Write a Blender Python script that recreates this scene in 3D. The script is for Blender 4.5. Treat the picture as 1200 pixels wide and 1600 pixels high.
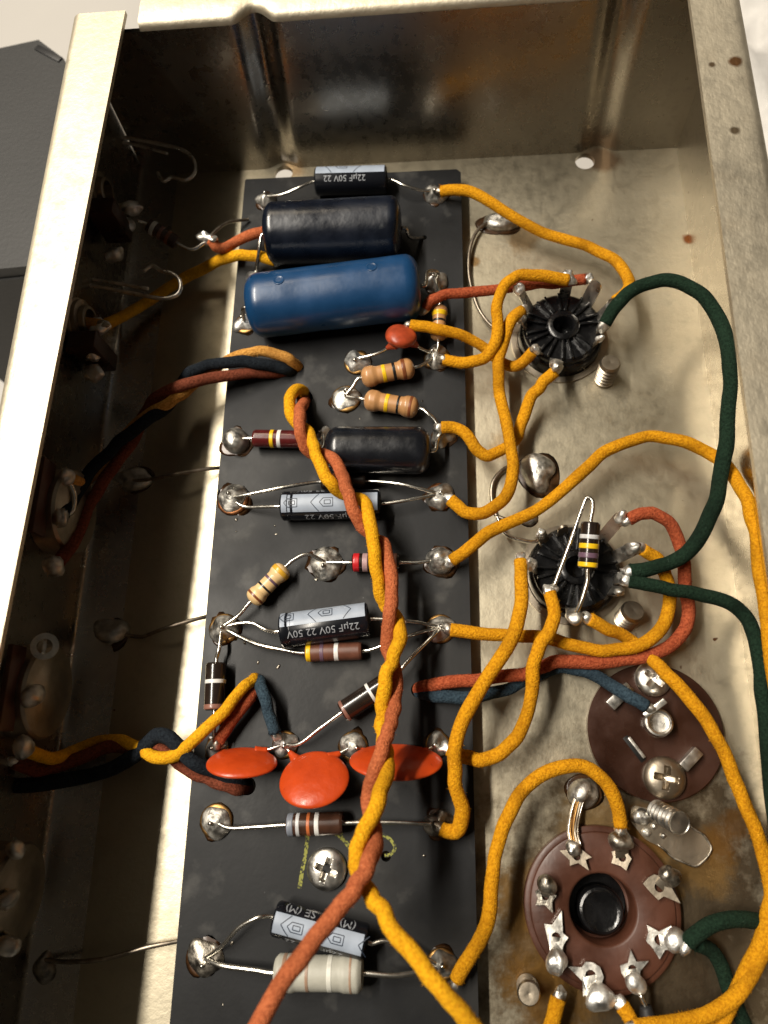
import bpy, bmesh, math, random
import numpy as np
from mathutils import Vector, Matrix

random.seed(7); rng = np.random.default_rng(7)
for o in list(bpy.data.objects): bpy.data.objects.remove(o)
S = 0.001                      # everything below is written in millimetres, built in metres
C = bpy.context.scene.collection
scene = bpy.context.scene

# ------------------------------------------------------------------ camera
F, CX, CY, CAMZ = 1130.0, 600.0, 800.0, 140.6      # focal length in photo pixels (1200x1600), height over the chassis floor
d1 = np.array([56.0, -3579.0, F])                  # direction of the long side of the chassis
d2 = np.array([100.0, (F*F + 56.0*100.0)/3579.0, F])
AY = d1/np.linalg.norm(d1); AZ = -d2/np.linalg.norm(d2); AX = np.cross(AY, AZ)
cam_data = bpy.data.cameras.new('camera'); cam = bpy.data.objects.new('camera', cam_data); C.objects.link(cam)
cam_data.sensor_fit = 'VERTICAL'; cam_data.sensor_height = 24.0; cam_data.lens = F/1600.0*24.0
cam_data.clip_start = 0.005; cam_data.clip_end = 20.0
cam.location = (0, 0, CAMZ*S)
right = Vector((AX[0], AY[0], AZ[0])); down = Vector((AX[1], AY[1], AZ[1])); fwd = Vector((AX[2], AY[2], AZ[2]))
cam.matrix_world = Matrix.Translation(cam.location) @ Matrix((right, -down, -fwd)).transposed().to_4x4()
cam_data.dof.use_dof = True; cam_data.dof.focus_distance = 0.136; cam_data.dof.aperture_fstop = 13.0
scene.camera = cam

# ------------------------------------------------------------------ world and lamps (an indoor photograph: no sun, no sky)
world = bpy.data.worlds.new('World'); scene.world = world; world.use_nodes = True
wb = world.node_tree.nodes['Background']; wb.inputs[0].default_value = (1.0, 0.86, 0.68, 1); wb.inputs[1].default_value = 0.042
def lamp(name, loc, target, size, watts, col, length=None):
    d = bpy.data.lights.new(name, 'AREA'); d.shape = 'DISK' if not length else 'RECTANGLE'; d.size = size; d.size_y = length or size; d.energy = watts; d.color = col
    o = bpy.data.objects.new(name, d); C.objects.link(o); o.location = loc
    o.rotation_euler = (Vector(target)-Vector(loc)).to_track_quat('-Z', 'Y').to_euler(); return o
bar = lamp('desk_lamp', (-0.304, 0.18, 0.62), (-0.02, 0.18, 0), 0.030, 8.5, (1.0, 0.92, 0.80), 0.54)   # a long desk lamp: crisp shadows across it, soft ones along it
bar.rotation_euler = (0, math.radians(-25.2), 0)
lamp('ceiling_lamp', (-0.42, 0.95, 1.05), (0, 0.05, 0), 0.40, 2.2, (1.0, 0.84, 0.62))
scene.view_settings.view_transform = 'Standard'; scene.view_settings.look = 'None'
scene.view_settings.exposure = 0.0; scene.view_settings.gamma = 1.0
scene.render.engine = 'CYCLES'; scene.cycles.max_bounces = 7; scene.cycles.diffuse_bounces = 3; scene.cycles.glossy_bounces = 4
scene.render.resolution_x = 768; scene.render.resolution_y = 1024

# ------------------------------------------------------------------ where a photo point lies at a known height (mm)
def P(px, py, z):
    r = np.array([(px-CX)/F, (py-CY)/F, 1.0]); w = np.array([r@AX, r@AY, r@AZ]); t = (z-CAMZ)/w[2]
    return np.array([w[0]*t, w[1]*t, z])
def scl(p):                                        # photo pixels per mm at a point
    q = np.array(p)-np.array([0, 0, CAMZ]); return F/(q[0]*AX[2]+q[1]*AY[2]+q[2]*AZ[2])
def V(*a): return np.array(a, float)
def nrm(v): return v/max(np.linalg.norm(v), 1e-12)

# ------------------------------------------------------------------ materials
MATS = {}
def mat(name, col, rough=0.5, metal=0.0, noise=0.0, nscale=300.0, bump=0.0, bscale=1500.0, rvar=0.0, sheen=0.0, coat=0.0,
        spots=None, sss=0.0, col2=None, nlow=0.35, nhigh=0.65):
    m = bpy.data.materials.new(name); m.use_nodes = True; nt = m.node_tree; N = nt.nodes; L = nt.links
    b = N['Principled BSDF']; b.inputs['Roughness'].default_value = rough; b.inputs['Metallic'].default_value = metal
    c4 = (*col, 1); b.inputs['Base Color'].default_value = c4
    tc = N.new('ShaderNodeTexCoord')
    last = None
    if noise or col2:
        n = N.new('ShaderNodeTexNoise'); n.inputs['Scale'].default_value = nscale; n.inputs['Detail'].default_value = 6
        L.new(tc.outputs['Object'], n.inputs['Vector'])
        cr = N.new('ShaderNodeValToRGB'); cr.color_ramp.elements[0].position = nlow; cr.color_ramp.elements[1].position = nhigh
        lo = col2 if col2 else tuple(max(0, c*(1-noise)) for c in col)
        hi = col if col2 else tuple(min(1, c*(1+noise)) for c in col)
        cr.color_ramp.elements[0].color = (*lo, 1); cr.color_ramp.elements[1].color = (*hi, 1)
        L.new(n.outputs['Fac'], cr.inputs['Fac']); last = cr.outputs['Color']
        if rvar:
            mr = N.new('ShaderNodeMapRange'); mr.inputs[1].default_value = 0.3; mr.inputs[2].default_value = 0.7
            mr.inputs[3].default_value = rough-rvar; mr.inputs[4].default_value = rough+rvar
            L.new(n.outputs['Fac'], mr.inputs[0]); L.new(mr.outputs[0], b.inputs['Roughness'])
    for sp in (spots or []):                       # (scale, threshold, colour): small specks with hard edges
        n = N.new('ShaderNodeTexNoise'); n.inputs['Scale'].default_value = sp[0]; n.inputs['Detail'].default_value = sp[3] if len(sp) > 3 else 3
        L.new(tc.outputs['Object'], n.inputs['Vector'])
        cr = N.new('ShaderNodeValToRGB'); cr.color_ramp.elements[0].position = sp[1]; cr.color_ramp.elements[1].position = sp[1]+(sp[4] if len(sp) > 4 else 0.03)
        L.new(n.outputs['Fac'], cr.inputs['Fac'])
        mx = N.new('ShaderNodeMix'); mx.data_type = 'RGBA'; L.new(cr.outputs['Color'], mx.inputs['Factor'])
        if last: L.new(last, mx.inputs['A'])
        else: mx.inputs['A'].default_value = c4
        mx.inputs['B'].default_value = (*sp[2], 1); last = mx.outputs['Result']
    if last: L.new(last, b.inputs['Base Color'])
    if bump:
        n = N.new('ShaderNodeTexNoise'); n.inputs['Scale'].default_value = bscale; n.inputs['Detail'].default_value = 4
        L.new(tc.outputs['Object'], n.inputs['Vector'])
        bp = N.new('ShaderNodeBump'); bp.inputs['Strength'].default_value = bump; bp.inputs['Distance'].default_value = 0.0003
        L.new(n.outputs['Fac'], bp.inputs['Height']); L.new(bp.outputs['Normal'], b.inputs['Normal'])
    if sheen:
        b.inputs['Sheen Weight'].default_value = sheen; b.inputs['Sheen Roughness'].default_value = 0.5; b.inputs['Sheen Tint'].default_value = c4
    if coat: b.inputs['Coat Weight'].default_value = coat; b.inputs['Coat Roughness'].default_value = 0.15
    if sss: b.inputs['Subsurface Weight'].default_value = sss; b.inputs['Subsurface Radius'].default_value = (0.0006, 0.0003, 0.0001)
    MATS[name] = m; return m

def cloth(name, col, col2):
    m = mat(name, col, 0.95, 0, col2=col2, nscale=2300, sheen=0.12, nlow=0.36, nhigh=0.60,
            spots=[(150, 0.50, tuple(c*0.5 for c in col2), 8, 0.36), (1500, 0.70, tuple(min(1, c*1.25+0.02) for c in col), 2, 0.1)])
    nt = m.node_tree; N = nt.nodes; L = nt.links; b = N['Principled BSDF']; b.inputs['Specular IOR Level'].default_value = 0.12
    uv = N.new('ShaderNodeUVMap')
    hs = []
    for ang, ph in ((0.75, 0.0), (-0.75, 1.0)):    # two sets of strands winding opposite ways: a braid
        mp = N.new('ShaderNodeMapping'); mp.inputs['Rotation'].default_value = (0, 0, ang); mp.inputs['Scale'].default_value = (1, 1, 1)
        L.new(uv.outputs['UV'], mp.inputs['Vector'])
        w = N.new('ShaderNodeTexWave'); w.inputs['Scale'].default_value = 0.45; w.inputs['Distortion'].default_value = 2.2; w.inputs['Detail'].default_value = 2
        w.inputs['Detail Scale'].default_value = 2.0
        L.new(mp.outputs['Vector'], w.inputs['Vector']); hs.append(w.outputs['Fac'])
    mx = N.new('ShaderNodeMath'); mx.operation = 'MAXIMUM'; L.new(hs[0], mx.inputs[0]); L.new(hs[1], mx.inputs[1])
    tc = N.new('ShaderNodeTexCoord'); n = N.new('ShaderNodeTexNoise'); n.inputs['Scale'].default_value = 4200; n.inputs['Detail'].default_value = 3
    L.new(tc.outputs['Object'], n.inputs['Vector'])
    ad = N.new('ShaderNodeMath'); ad.operation = 'MULTIPLY_ADD'; L.new(n.outputs['Fac'], ad.inputs[0]); ad.inputs[1].default_value = 2.2; hm = N.new('ShaderNodeMath'); hm.operation = 'MULTIPLY'; L.new(mx.outputs[0], hm.inputs[0]); hm.inputs[1].default_value = 0.32; L.new(hm.outputs[0], ad.inputs[2])
    bp = N.new('ShaderNodeBump'); bp.inputs['Strength'].default_value = 0.75; bp.inputs['Distance'].default_value = 0.00020
    L.new(ad.outputs[0], bp.inputs['Height']); L.new(bp.outputs['Normal'], b.inputs['Normal'])
    return m

def steel(name, col=(0.60, 0.55, 0.46), rough=0.36, stains_and_shade=(), bump=0.25, metal=1.0, streak=1.0, rust_t=0.735, dirt_a=0.55):
    m = mat(name, col, rough, metal)
    nt = m.node_tree; N = nt.nodes; L = nt.links; b = N['Principled BSDF']
    geo = N.new('ShaderNodeNewGeometry')
    def noise(sc, det, ro=0.55, vec=None):
        n = N.new('ShaderNodeTexNoise'); n.inputs['Scale'].default_value = sc; n.inputs['Detail'].default_value = det; n.inputs['Roughness'].default_value = ro
        L.new(vec or geo.outputs['Position'], n.inputs['Vector']); return n.outputs['Fac']
    def ramp(f, p0, p1, c0=(0, 0, 0), c1=(1, 1, 1)):
        r = N.new('ShaderNodeValToRGB'); r.color_ramp.elements[0].position = p0; r.color_ramp.elements[1].position = p1
        r.color_ramp.elements[0].color = (*c0, 1); r.color_ramp.elements[1].color = (*c1, 1); L.new(f, r.inputs['Fac']); return r.outputs['Color']
    def mixc(f, a, bb):
        x = N.new('ShaderNodeMix'); x.data_type = 'RGBA'; L.new(f, x.inputs['Factor'])
        for s, v in (('A', a), ('B', bb)):
            if isinstance(v, tuple): x.inputs[s].default_value = (*v, 1)
            else: L.new(v, x.inputs[s])
        return x.outputs['Result']
    def math_(op, a, bb):
        x = N.new('ShaderNodeMath'); x.operation = op
        for i, v in enumerate((a, bb)):
            if isinstance(v, (int, float)): x.inputs[i].default_value = v
            else: L.new(v, x.inputs[i])
        return x.outputs[0]
    mp = N.new('ShaderNodeMapping'); mp.inputs['Scale'].default_value = (1, 0.25, 1); L.new(geo.outputs['Position'], mp.inputs['Vector'])
    big = noise(26, 5); fine = noise(420, 4, 0.65); stk = noise(240, 4, 0.6, mp.outputs[0])
    c = ramp(big, 0.30, 0.72, tuple(x*0.88 for x in col), tuple(min(1, x*1.07) for x in col))
    c = mixc(ramp(fine, 0.52, 0.80), c, tuple(x*0.85 for x in col))
    dirt = noise(75, 5, 0.7); c = mixc(math_('MULTIPLY', ramp(dirt, 0.56, 0.74), dirt_a), c, (0.30, 0.21, 0.11))
    wn = noise(160, 5, 0.7) if stains_and_shade else None
    for (x, y, z, rad, scol, amt) in stains_and_shade:       # ragged patches: old flux, rust, and one that also paints in shade
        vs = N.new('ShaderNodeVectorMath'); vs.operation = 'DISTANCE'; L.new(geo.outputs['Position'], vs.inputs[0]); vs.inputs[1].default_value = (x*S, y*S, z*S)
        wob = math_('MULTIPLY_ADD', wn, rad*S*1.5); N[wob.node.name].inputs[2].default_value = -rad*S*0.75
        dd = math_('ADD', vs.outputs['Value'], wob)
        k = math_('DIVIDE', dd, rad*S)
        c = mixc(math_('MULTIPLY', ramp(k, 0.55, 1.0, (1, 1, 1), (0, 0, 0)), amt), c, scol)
    rust = noise(330, 2, 0.4); c = mixc(ramp(rust, rust_t, rust_t+0.025), c, (0.10, 0.04, 0.015))
    L.new(c, b.inputs['Base Color'])
    rr = N.new('ShaderNodeMapRange'); rr.inputs[1].default_value = 0.3; rr.inputs[2].default_value = 0.75; rr.inputs[3].default_value = rough-0.07; rr.inputs[4].default_value = rough+0.16
    L.new(math_('ADD', math_('MULTIPLY', fine, 0.5), math_('MULTIPLY', big, 0.5)), rr.inputs[0]); L.new(rr.outputs[0], b.inputs['Roughness'])
    hgt = math_('ADD', math_('MULTIPLY', fine, 0.6), math_('MULTIPLY', stk, 0.5*streak))
    bp = N.new('ShaderNodeBump'); bp.inputs['Strength'].default_value = bump; bp.inputs['Distance'].default_value = 0.0004
    L.new(hgt, bp.inputs['Height']); L.new(bp.outputs['Normal'], b.inputs['Normal'])
    return m

OCT = P(941, 1420, 2.0)
p_ = lambda x, y: tuple(P(x, y, 0))
steel('floor_steel', (0.50, 0.448, 0.335), 0.44, rust_t=0.765, dirt_a=0.22, stains_and_shade=[
    (*p_(1010, 1450), 36, (0.085, 0.057, 0.03), 0.88), (*p_(860, 1480), 11, (0.20, 0.105, 0.03), 0.75), (*p_(1000, 1360), 8, (0.32, 0.19, 0.06), 0.7), (*p_(930, 1290), 7, (0.28, 0.18, 0.07), 0.6),  # first patch: brown patina, also darkened to paint in the dim reflection there
    (*p_(1100, 1350), 6, (0.34, 0.20, 0.06), 0.6), (*p_(820, 370), 5, (0.30, 0.17, 0.05), 0.6), (*p_(790, 700), 4, (0.3, 0.18, 0.06), 0.5),
    (*p_(940, 248), 5, (0.20, 0.11, 0.05), 0.75), (*p_(1076, 373), 1.6, (0.20, 0.06, 0.01), 0.95), (*p_(460, 262), 4, (0.22, 0.13, 0.05), 0.7),
    (*p_(740, 408), 1.6, (0.25, 0.13, 0.03), 0.8), (*p_(870, 1550), 9, (0.24, 0.13, 0.035), 0.75), (*p_(822, 1400), 6, (0.24, 0.13, 0.035), 0.6), (*p_(1010, 1300), 5, (0.22, 0.11, 0.03), 0.75), (*p_(1125, 1320), 4, (0.20, 0.10, 0.025), 0.8), (*p_(1150, 1290), 3, (0.2, 0.1, 0.03), 0.8)])
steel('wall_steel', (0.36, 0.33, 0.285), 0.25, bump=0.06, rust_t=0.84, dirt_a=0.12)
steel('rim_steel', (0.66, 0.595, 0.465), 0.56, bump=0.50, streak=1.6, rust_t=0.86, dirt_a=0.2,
      stains_and_shade=[(*P(1149, 96, 37), 1.3, (0.16, 0.07, 0.02), 0.95), (*P(1148, 204, 37), 1.0, (0.12, 0.08, 0.04), 0.9), (*P(1112, 101, 37), 0.8, (0.12, 0.07, 0.03), 0.9)])
mat('solder', (0.60, 0.58, 0.53), 0.48, 1.0, noise=0.32, nscale=620, bump=0.55, bscale=1000, rvar=0.16)
mat('old_solder', (0.36, 0.33, 0.28), 0.42, 1.0, noise=0.5, nscale=700, bump=0.6, bscale=1100, rvar=0.15)
mat('white_solder', (0.86, 0.84, 0.80), 0.48, 1.0, noise=0.2, nscale=600, bump=0.6, bscale=900, rvar=0.12)
mat('tinned_wire', (0.72, 0.69, 0.62), 0.27, 1.0, noise=0.2, nscale=900, bump=0.1)
mat('dull_wire', (0.34, 0.29, 0.23), 0.42, 1.0, noise=0.3, nscale=600)
mat('plated_metal', (0.74, 0.71, 0.65), 0.34, 1.0, noise=0.22, nscale=500, bump=0.15, bscale=900, rvar=0.1)
mat('aged_plate', (0.42, 0.36, 0.28), 0.40, 1.0, noise=0.22, nscale=260, bump=0.2, bscale=700)
mat('brass', (0.40, 0.23, 0.08), 0.42, 1.0, noise=0.35, nscale=700)
mat('copper', (0.45, 0.19, 0.08), 0.4, 1.0, noise=0.3, nscale=700)
mat('flux', (0.045, 0.020, 0.007), 0.3, 0.0, noise=0.5, nscale=500)
mat('fibreboard', (0.011, 0.0115, 0.0125), 0.5, 0.0, noise=0.35, nscale=60, bump=0.06, bscale=900, rvar=0.12,
    spots=[(38, 0.48, (0.034, 0.033, 0.031), 10, 0.30), (150, 0.58, (0.075, 0.073, 0.068), 10, 0.25), (700, 0.76, (0.10, 0.10, 0.10), 3, 0.06)])
MATS['fibreboard'].node_tree.nodes['Principled BSDF'].inputs['Specular IOR Level'].default_value = 0.22
mat('yellow_ink', (0.25, 0.25, 0.05), 0.8, 0, spots=[(2200, 0.49, (0.03, 0.03, 0.018), 4, 0.08)])
cloth('orange_cloth', (0.71, 0.325, 0.010), (0.50, 0.20, 0.005))
cloth('yellow_cloth', (0.84, 0.43, 0.014), (0.64, 0.28, 0.008))
cloth('red_cloth', (0.44, 0.10, 0.04), (0.26, 0.05, 0.02))
cloth('brown_cloth', (0.22, 0.06, 0.032), (0.12, 0.032, 0.016))
cloth('salmon_cloth', (0.54, 0.155, 0.06), (0.36, 0.09, 0.034))
cloth('green_cloth', (0.013, 0.031, 0.018), (0.007, 0.017, 0.010))
cloth('blue_cloth', (0.045, 0.075, 0.10), (0.02, 0.035, 0.05))
cloth('navy_cloth', (0.016, 0.021, 0.027), (0.008, 0.01, 0.014))
cloth('tan_cloth', (0.68, 0.34, 0.08), (0.45, 0.2, 0.04))
mat('blue_dip', (0.007, 0.045, 0.125), 0.34, 0, noise=0.16, nscale=150, bump=0.3, bscale=220, coat=0.2, rvar=0.1, spots=[(400, 0.72, (0.05, 0.09, 0.14), 8, 0.10)])
mat('navy_dip', (0.0045, 0.007, 0.014), 0.30, 0, noise=0.3, nscale=200, bump=1.0, bscale=130, coat=0.2, rvar=0.1, spots=[(300, 0.68, (0.06, 0.065, 0.07), 8, 0.12)])
mat('black_dip', (0.007, 0.008, 0.011), 0.28, 0, noise=0.3, nscale=200, bump=0.8, bscale=160, coat=0.2, rvar=0.1, spots=[(700, 0.76, (0.2, 0.2, 0.2), 3, 0.05)])
mat('black_sleeve', (0.006, 0.007, 0.010), 0.26, 0, bump=0.05, bscale=600)
mat('grey_stripe', (0.34, 0.39, 0.47), 0.34, 0, noise=0.12, nscale=300)
mat('white_print', (0.27, 0.285, 0.31), 0.5)
mat('dark_print', (0.02, 0.03, 0.05), 0.45)
mat('rubber', (0.012, 0.012, 0.013), 0.6)
mat('red_lacquer', (0.56, 0.062, 0.009), 0.34, 0, noise=0.16, nscale=260, bump=0.55, bscale=420, coat=0.1, spots=[(900, 0.70, (0.25, 0.02, 0.004), 3, 0.06)], col2=(0.44, 0.045, 0.006))
mat('brown_lacquer', (0.34, 0.05, 0.016), 0.4, 0, noise=0.3, nscale=400, bump=0.6, bscale=500)
mat('carbon_body', (0.050, 0.022, 0.013), 0.24, 0, noise=0.25, nscale=500, coat=0.3)
mat('dark_carbon_body', (0.017, 0.011, 0.008), 0.22, 0, noise=0.25, nscale=500, coat=0.35)
mat('maroon_body', (0.085, 0.010, 0.010), 0.2, 0, noise=0.25, nscale=500, coat=0.5)
mat('brown_body', (0.13, 0.050, 0.030), 0.4, 0, noise=0.2, nscale=500)
mat('tan_body', (0.47, 0.24, 0.095), 0.38, 0, noise=0.15, nscale=400, coat=0.25)
mat('cream_body', (0.72, 0.50, 0.24), 0.4, 0, noise=0.12, nscale=400, coat=0.2)
mat('grey_body', (0.42, 0.41, 0.35), 0.5, 0, noise=0.1, nscale=300, bump=0.15, bscale=900)
for n_, c_ in dict(yellow=(0.80, 0.50, 0.01), white=(0.74, 0.73, 0.70), black=(0.010, 0.010, 0.010), brown=(0.20, 0.06, 0.02), red=(0.52, 0.015, 0.02),
                   violet=(0.13, 0.075, 0.11), pink=(0.42, 0.27, 0.27), grey=(0.20, 0.22, 0.26), orange=(0.52, 0.14, 0.04), silver=(0.55, 0.55, 0.55),
                   rose=(0.24, 0.11, 0.08), pale=(0.66, 0.65, 0.58), rustred=(0.34, 0.22, 0.15), gold=(0.66, 0.36, 0.03)).items():
    mat('band_'+n_, c_, 0.35, 0, coat=0.2, noise=0.12, nscale=900)
mat('bakelite', (0.0045, 0.0045, 0.005), 0.24, 0, noise=0.3, nscale=300, bump=0.35, bscale=700, rvar=0.1)
mat('phenolic', (0.068, 0.024, 0.013), 0.42, 0, noise=0.3, nscale=160, bump=0.12, bscale=900, rvar=0.12)
mat('dark_phenolic', (0.030, 0.0095, 0.004), 0.36, 0, noise=0.3, nscale=160, bump=0.12, bscale=900, rvar=0.12)
mat('black_void', (0.004, 0.004, 0.004), 0.4)
mat('white_table', (0.48, 0.46, 0.43), 0.6, 0, noise=0.05, nscale=8, bump=0.1, bscale=300)
mat('white_fabric', (0.66, 0.64, 0.61), 0.9, 0, noise=0.06, nscale=200, bump=0.2, bscale=1500, sheen=0.2)
mat('grey_plastic', (0.02, 0.02, 0.02), 0.55, 0, noise=0.1, nscale=60, bump=0.2, bscale=900)
mat('black_plastic', (0.012, 0.012, 0.013), 0.45, 0, bump=0.1, bscale=900)

# ------------------------------------------------------------------ mesh helpers (mm in, metres out)
class G:
    def __init__(s): s.v = []; s.f = []; s.uv = []
    def add(s, v, f, uv=None):
        o = len(s.v); s.v += [tuple(map(float, x)) for x in v]; s.f += [tuple(i+o for i in q) for q in f]
        s.uv += list(uv) if uv is not None else [(0, 0)]*len(v); return s

def root_of(o):
    while o.parent: o = o.parent
    return o
def put(name, g, m, parent=None, origin=None, smooth=True, label=None, cat=None, group=None, kind=None):
    v = np.array(g.v)
    if parent is not None: org = np.array(root_of(parent)['_org'])
    else:
        org = np.array(origin) if origin is not None else V(*(v[:, :2].min(0)+v[:, :2].max(0))/2, v[:, 2].min())
    me = bpy.data.meshes.new(name); me.from_pydata([tuple(x) for x in (v-org)*S], [], g.f)
    if any(u != (0, 0) for u in g.uv[:400]):
        ul = me.uv_layers.new(name='UVMap'); li = np.empty(len(me.loops), np.int32); me.loops.foreach_get('vertex_index', li)
        ul.data.foreach_set('uv', np.array(g.uv, np.float32)[li].ravel())
    if smooth: me.polygons.foreach_set('use_smooth', [True]*len(me.polygons))
    me.materials.append(MATS[m]); me.update()
    o = bpy.data.objects.new(name, me); C.objects.link(o)
    if parent is not None: o.parent = parent
    else: o.location = org*S; o['_org'] = list(org)
    if smooth == 'auto':
        me.set_sharp_from_angle(angle=math.radians(38))
    if label: o['label'] = label
    if cat: o['category'] = cat
    if group: o['group'] = group
    if kind: o['kind'] = kind
    return o
def thing(name, label, cat, org, group=None):
    o = bpy.data.objects.new(name, None); C.objects.link(o); o.location = np.array(org)*S; o['_org'] = [float(x) for x in org]
    o.empty_display_size = 0.002; o['label'] = label; o['category'] = cat
    if group: o['group'] = group
    return o

def spline(pts, step=0.5):
    p = [np.array(q, float) for q in pts]
    if len(p) == 2: 
        n = max(2, int(np.linalg.norm(p[1]-p[0])/step)); return np.array([p[0]+(p[1]-p[0])*i/n for i in range(n+1)])
    p = [2*p[0]-p[1]]+p+[2*p[-1]-p[-2]]; out = []
    for i in range(1, len(p)-2):
        a, b, c, d = p[i-1:i+3]; k = 0.5
        t0 = 0; t1 = t0+max(np.linalg.norm(b-a), 1e-6)**k; t2 = t1+max(np.linalg.norm(c-b), 1e-6)**k; t3 = t2+max(np.linalg.norm(d-c), 1e-6)**k
        n = max(2, int(np.linalg.norm(c-b)/step))
        for j in range(n):
            t = t1+(t2-t1)*j/n
            A1 = (t1-t)/(t1-t0)*a+(t-t0)/(t1-t0)*b; A2 = (t2-t)/(t2-t1)*b+(t-t1)/(t2-t1)*c; A3 = (t3-t)/(t3-t2)*c+(t-t2)/(t3-t2)*d
            B1 = (t2-t)/(t2-t0)*A1+(t-t0)/(t2-t0)*A2; B2 = (t3-t)/(t3-t1)*A2+(t-t1)/(t3-t1)*A3
            out.append((t2-t)/(t2-t1)*B1+(t-t1)/(t2-t1)*B2)
    out.append(p[-2]); return np.array(out)
def frames(q):
    T = np.gradient(q, axis=0); T /= np.maximum(np.linalg.norm(T, axis=1), 1e-9)[:, None]
    n = np.cross(T[0], V(0, 0, 1)); 
    if np.linalg.norm(n) < 1e-3: n = np.cross(T[0], V(1, 0, 0))
    n = nrm(n); Ns = []; 
    for t in T: n = nrm(n-t*(n@t)); Ns.append(n)
    Ns = np.array(Ns); return T, Ns, np.cross(T, Ns)
def tube(g, pts, r, seg=12, step=0.5, smoothpath=True, wob=0.0, squash=None):
    q = spline(pts, step) if smoothpath else np.array(pts, float); n = len(q); T, A, B = frames(q)
    L = np.concatenate([[0], np.cumsum(np.linalg.norm(np.diff(q, axis=0), axis=1))])
    rr = np.full(n, float(r)) if np.isscalar(r) else np.interp(np.linspace(0, 1, n), np.linspace(0, 1, len(r)), r)
    if wob: 
        k = np.convolve(rng.normal(0, 1, n+8), np.ones(5)/5, 'same')[4:4+n]; rr = rr*(1+wob*k)
    vs = []; uv = []
    for i in range(n):
        for j in range(seg):
            a = 2*math.pi*j/seg; sq = squash or 1
            vs.append(q[i]+rr[i]*(math.cos(a)*A[i]+math.sin(a)*B[i]*sq)); uv.append((L[i], (j/seg if j <= seg/2 else 1-j/seg)*2*math.pi*rr[i]+0.01))
    fs = [(i*seg+j, i*seg+(j+1) % seg, (i+1)*seg+(j+1) % seg, (i+1)*seg+j) for i in range(n-1) for j in range(seg)]
    fs.append(tuple(range(seg))[::-1]); fs.append(tuple((n-1)*seg+j for j in range(seg)))
    g.add(vs, fs, uv); return q, A, B, L
def basis(axis):
    a = nrm(np.array(axis, float)); u = V(0, 0, 1)-a*a[2]
    if np.linalg.norm(u) < 1e-3: u = V(0, 1, 0)-a*a[1]
    u = nrm(u); s = np.cross(a, u)                 # angle 0 = up, growing towards s
    return a, u, s
def lathe(g, base, axis, prof, seg=24, bump=0.0, close=True):
    a, u, s = basis(axis); base = np.array(base, float); vs = []; n = len(prof)
    for (r, h) in prof:
        for j in range(seg):
            t = 2*math.pi*j/seg; k = r*(1+bump*rng.normal()) if bump else r
            vs.append(base+a*h+k*(math.cos(t)*u+math.sin(t)*s))
    fs = [(i*seg+j, i*seg+(j+1) % seg, (i+1)*seg+(j+1) % seg, (i+1)*seg+j) for i in range(n-1) for j in range(seg)]
    if close:
        if prof[0][0] > 1e-6: fs.append(tuple(range(seg))[::-1])
        if prof[-1][0] > 1e-6: fs.append(tuple((n-1)*seg+j for j in range(seg)))
    g.add(vs, fs); return g
def box(g, c, ax, ay, az, hx, hy, hz, bev=0.0):
    bm = bmesh.new(); bmesh.ops.create_cube(bm, size=2.0)
    for v in bm.verts: v.co = Vector((v.co.x*hx, v.co.y*hy, v.co.z*hz))
    if bev: bmesh.ops.bevel(bm, geom=list(bm.edges), offset=bev, segments=2, affect='EDGES', profile=0.6)
    bm.verts.index_update(); c = np.array(c, float)
    g.add([c+ax*v.co.x+ay*v.co.y+az*v.co.z for v in bm.verts], [[v.index for v in f.verts] for f in bm.faces]); bm.free(); return g
EX, EY, EZ = V(1, 0, 0), V(0, 1, 0), V(0, 0, 1)
def lump(g, c, rx, ry, rz, rot=0.0, amp=0.12, seg=20, rings=12, tilt=None, cut=-0.35, seed=None, freq=1.0):
    """An uneven dome or nugget (solder): a sphere pushed about by a few random waves, flattened underneath at cut*rz."""
    r = np.random.default_rng(seed if seed is not None else rng.integers(1 << 30)); c = np.array(c, float)
    w = [(r.normal(0, 1, 3)*1.5*freq, r.uniform(0, 6.28), r.uniform(0.3, 1)) for _ in range(6)]
    cr, sr = math.cos(rot), math.sin(rot); vs = []
    for i in range(rings+1):
        ph = math.pi*i/rings
        for j in range(seg):
            t = 2*math.pi*j/seg; d = V(math.sin(ph)*math.cos(t), math.sin(ph)*math.sin(t), math.cos(ph))
            k = 1+amp*sum(a*math.sin(f@d*2+p) for f, p, a in w)/2
            x, y, z = d[0]*rx*k, d[1]*ry*k, max(d[2]*k, cut)*rz
            q = V(x*cr-y*sr, x*sr+y*cr, z)
            if tilt is not None: q = tilt@q
            vs.append(c+q)
    fs = [(i*seg+j, (i+1)*seg+j, (i+1)*seg+(j+1) % seg, i*seg+(j+1) % seg) for i in range(rings) for j in range(seg)]
    g.add(vs, fs); return g
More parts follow.
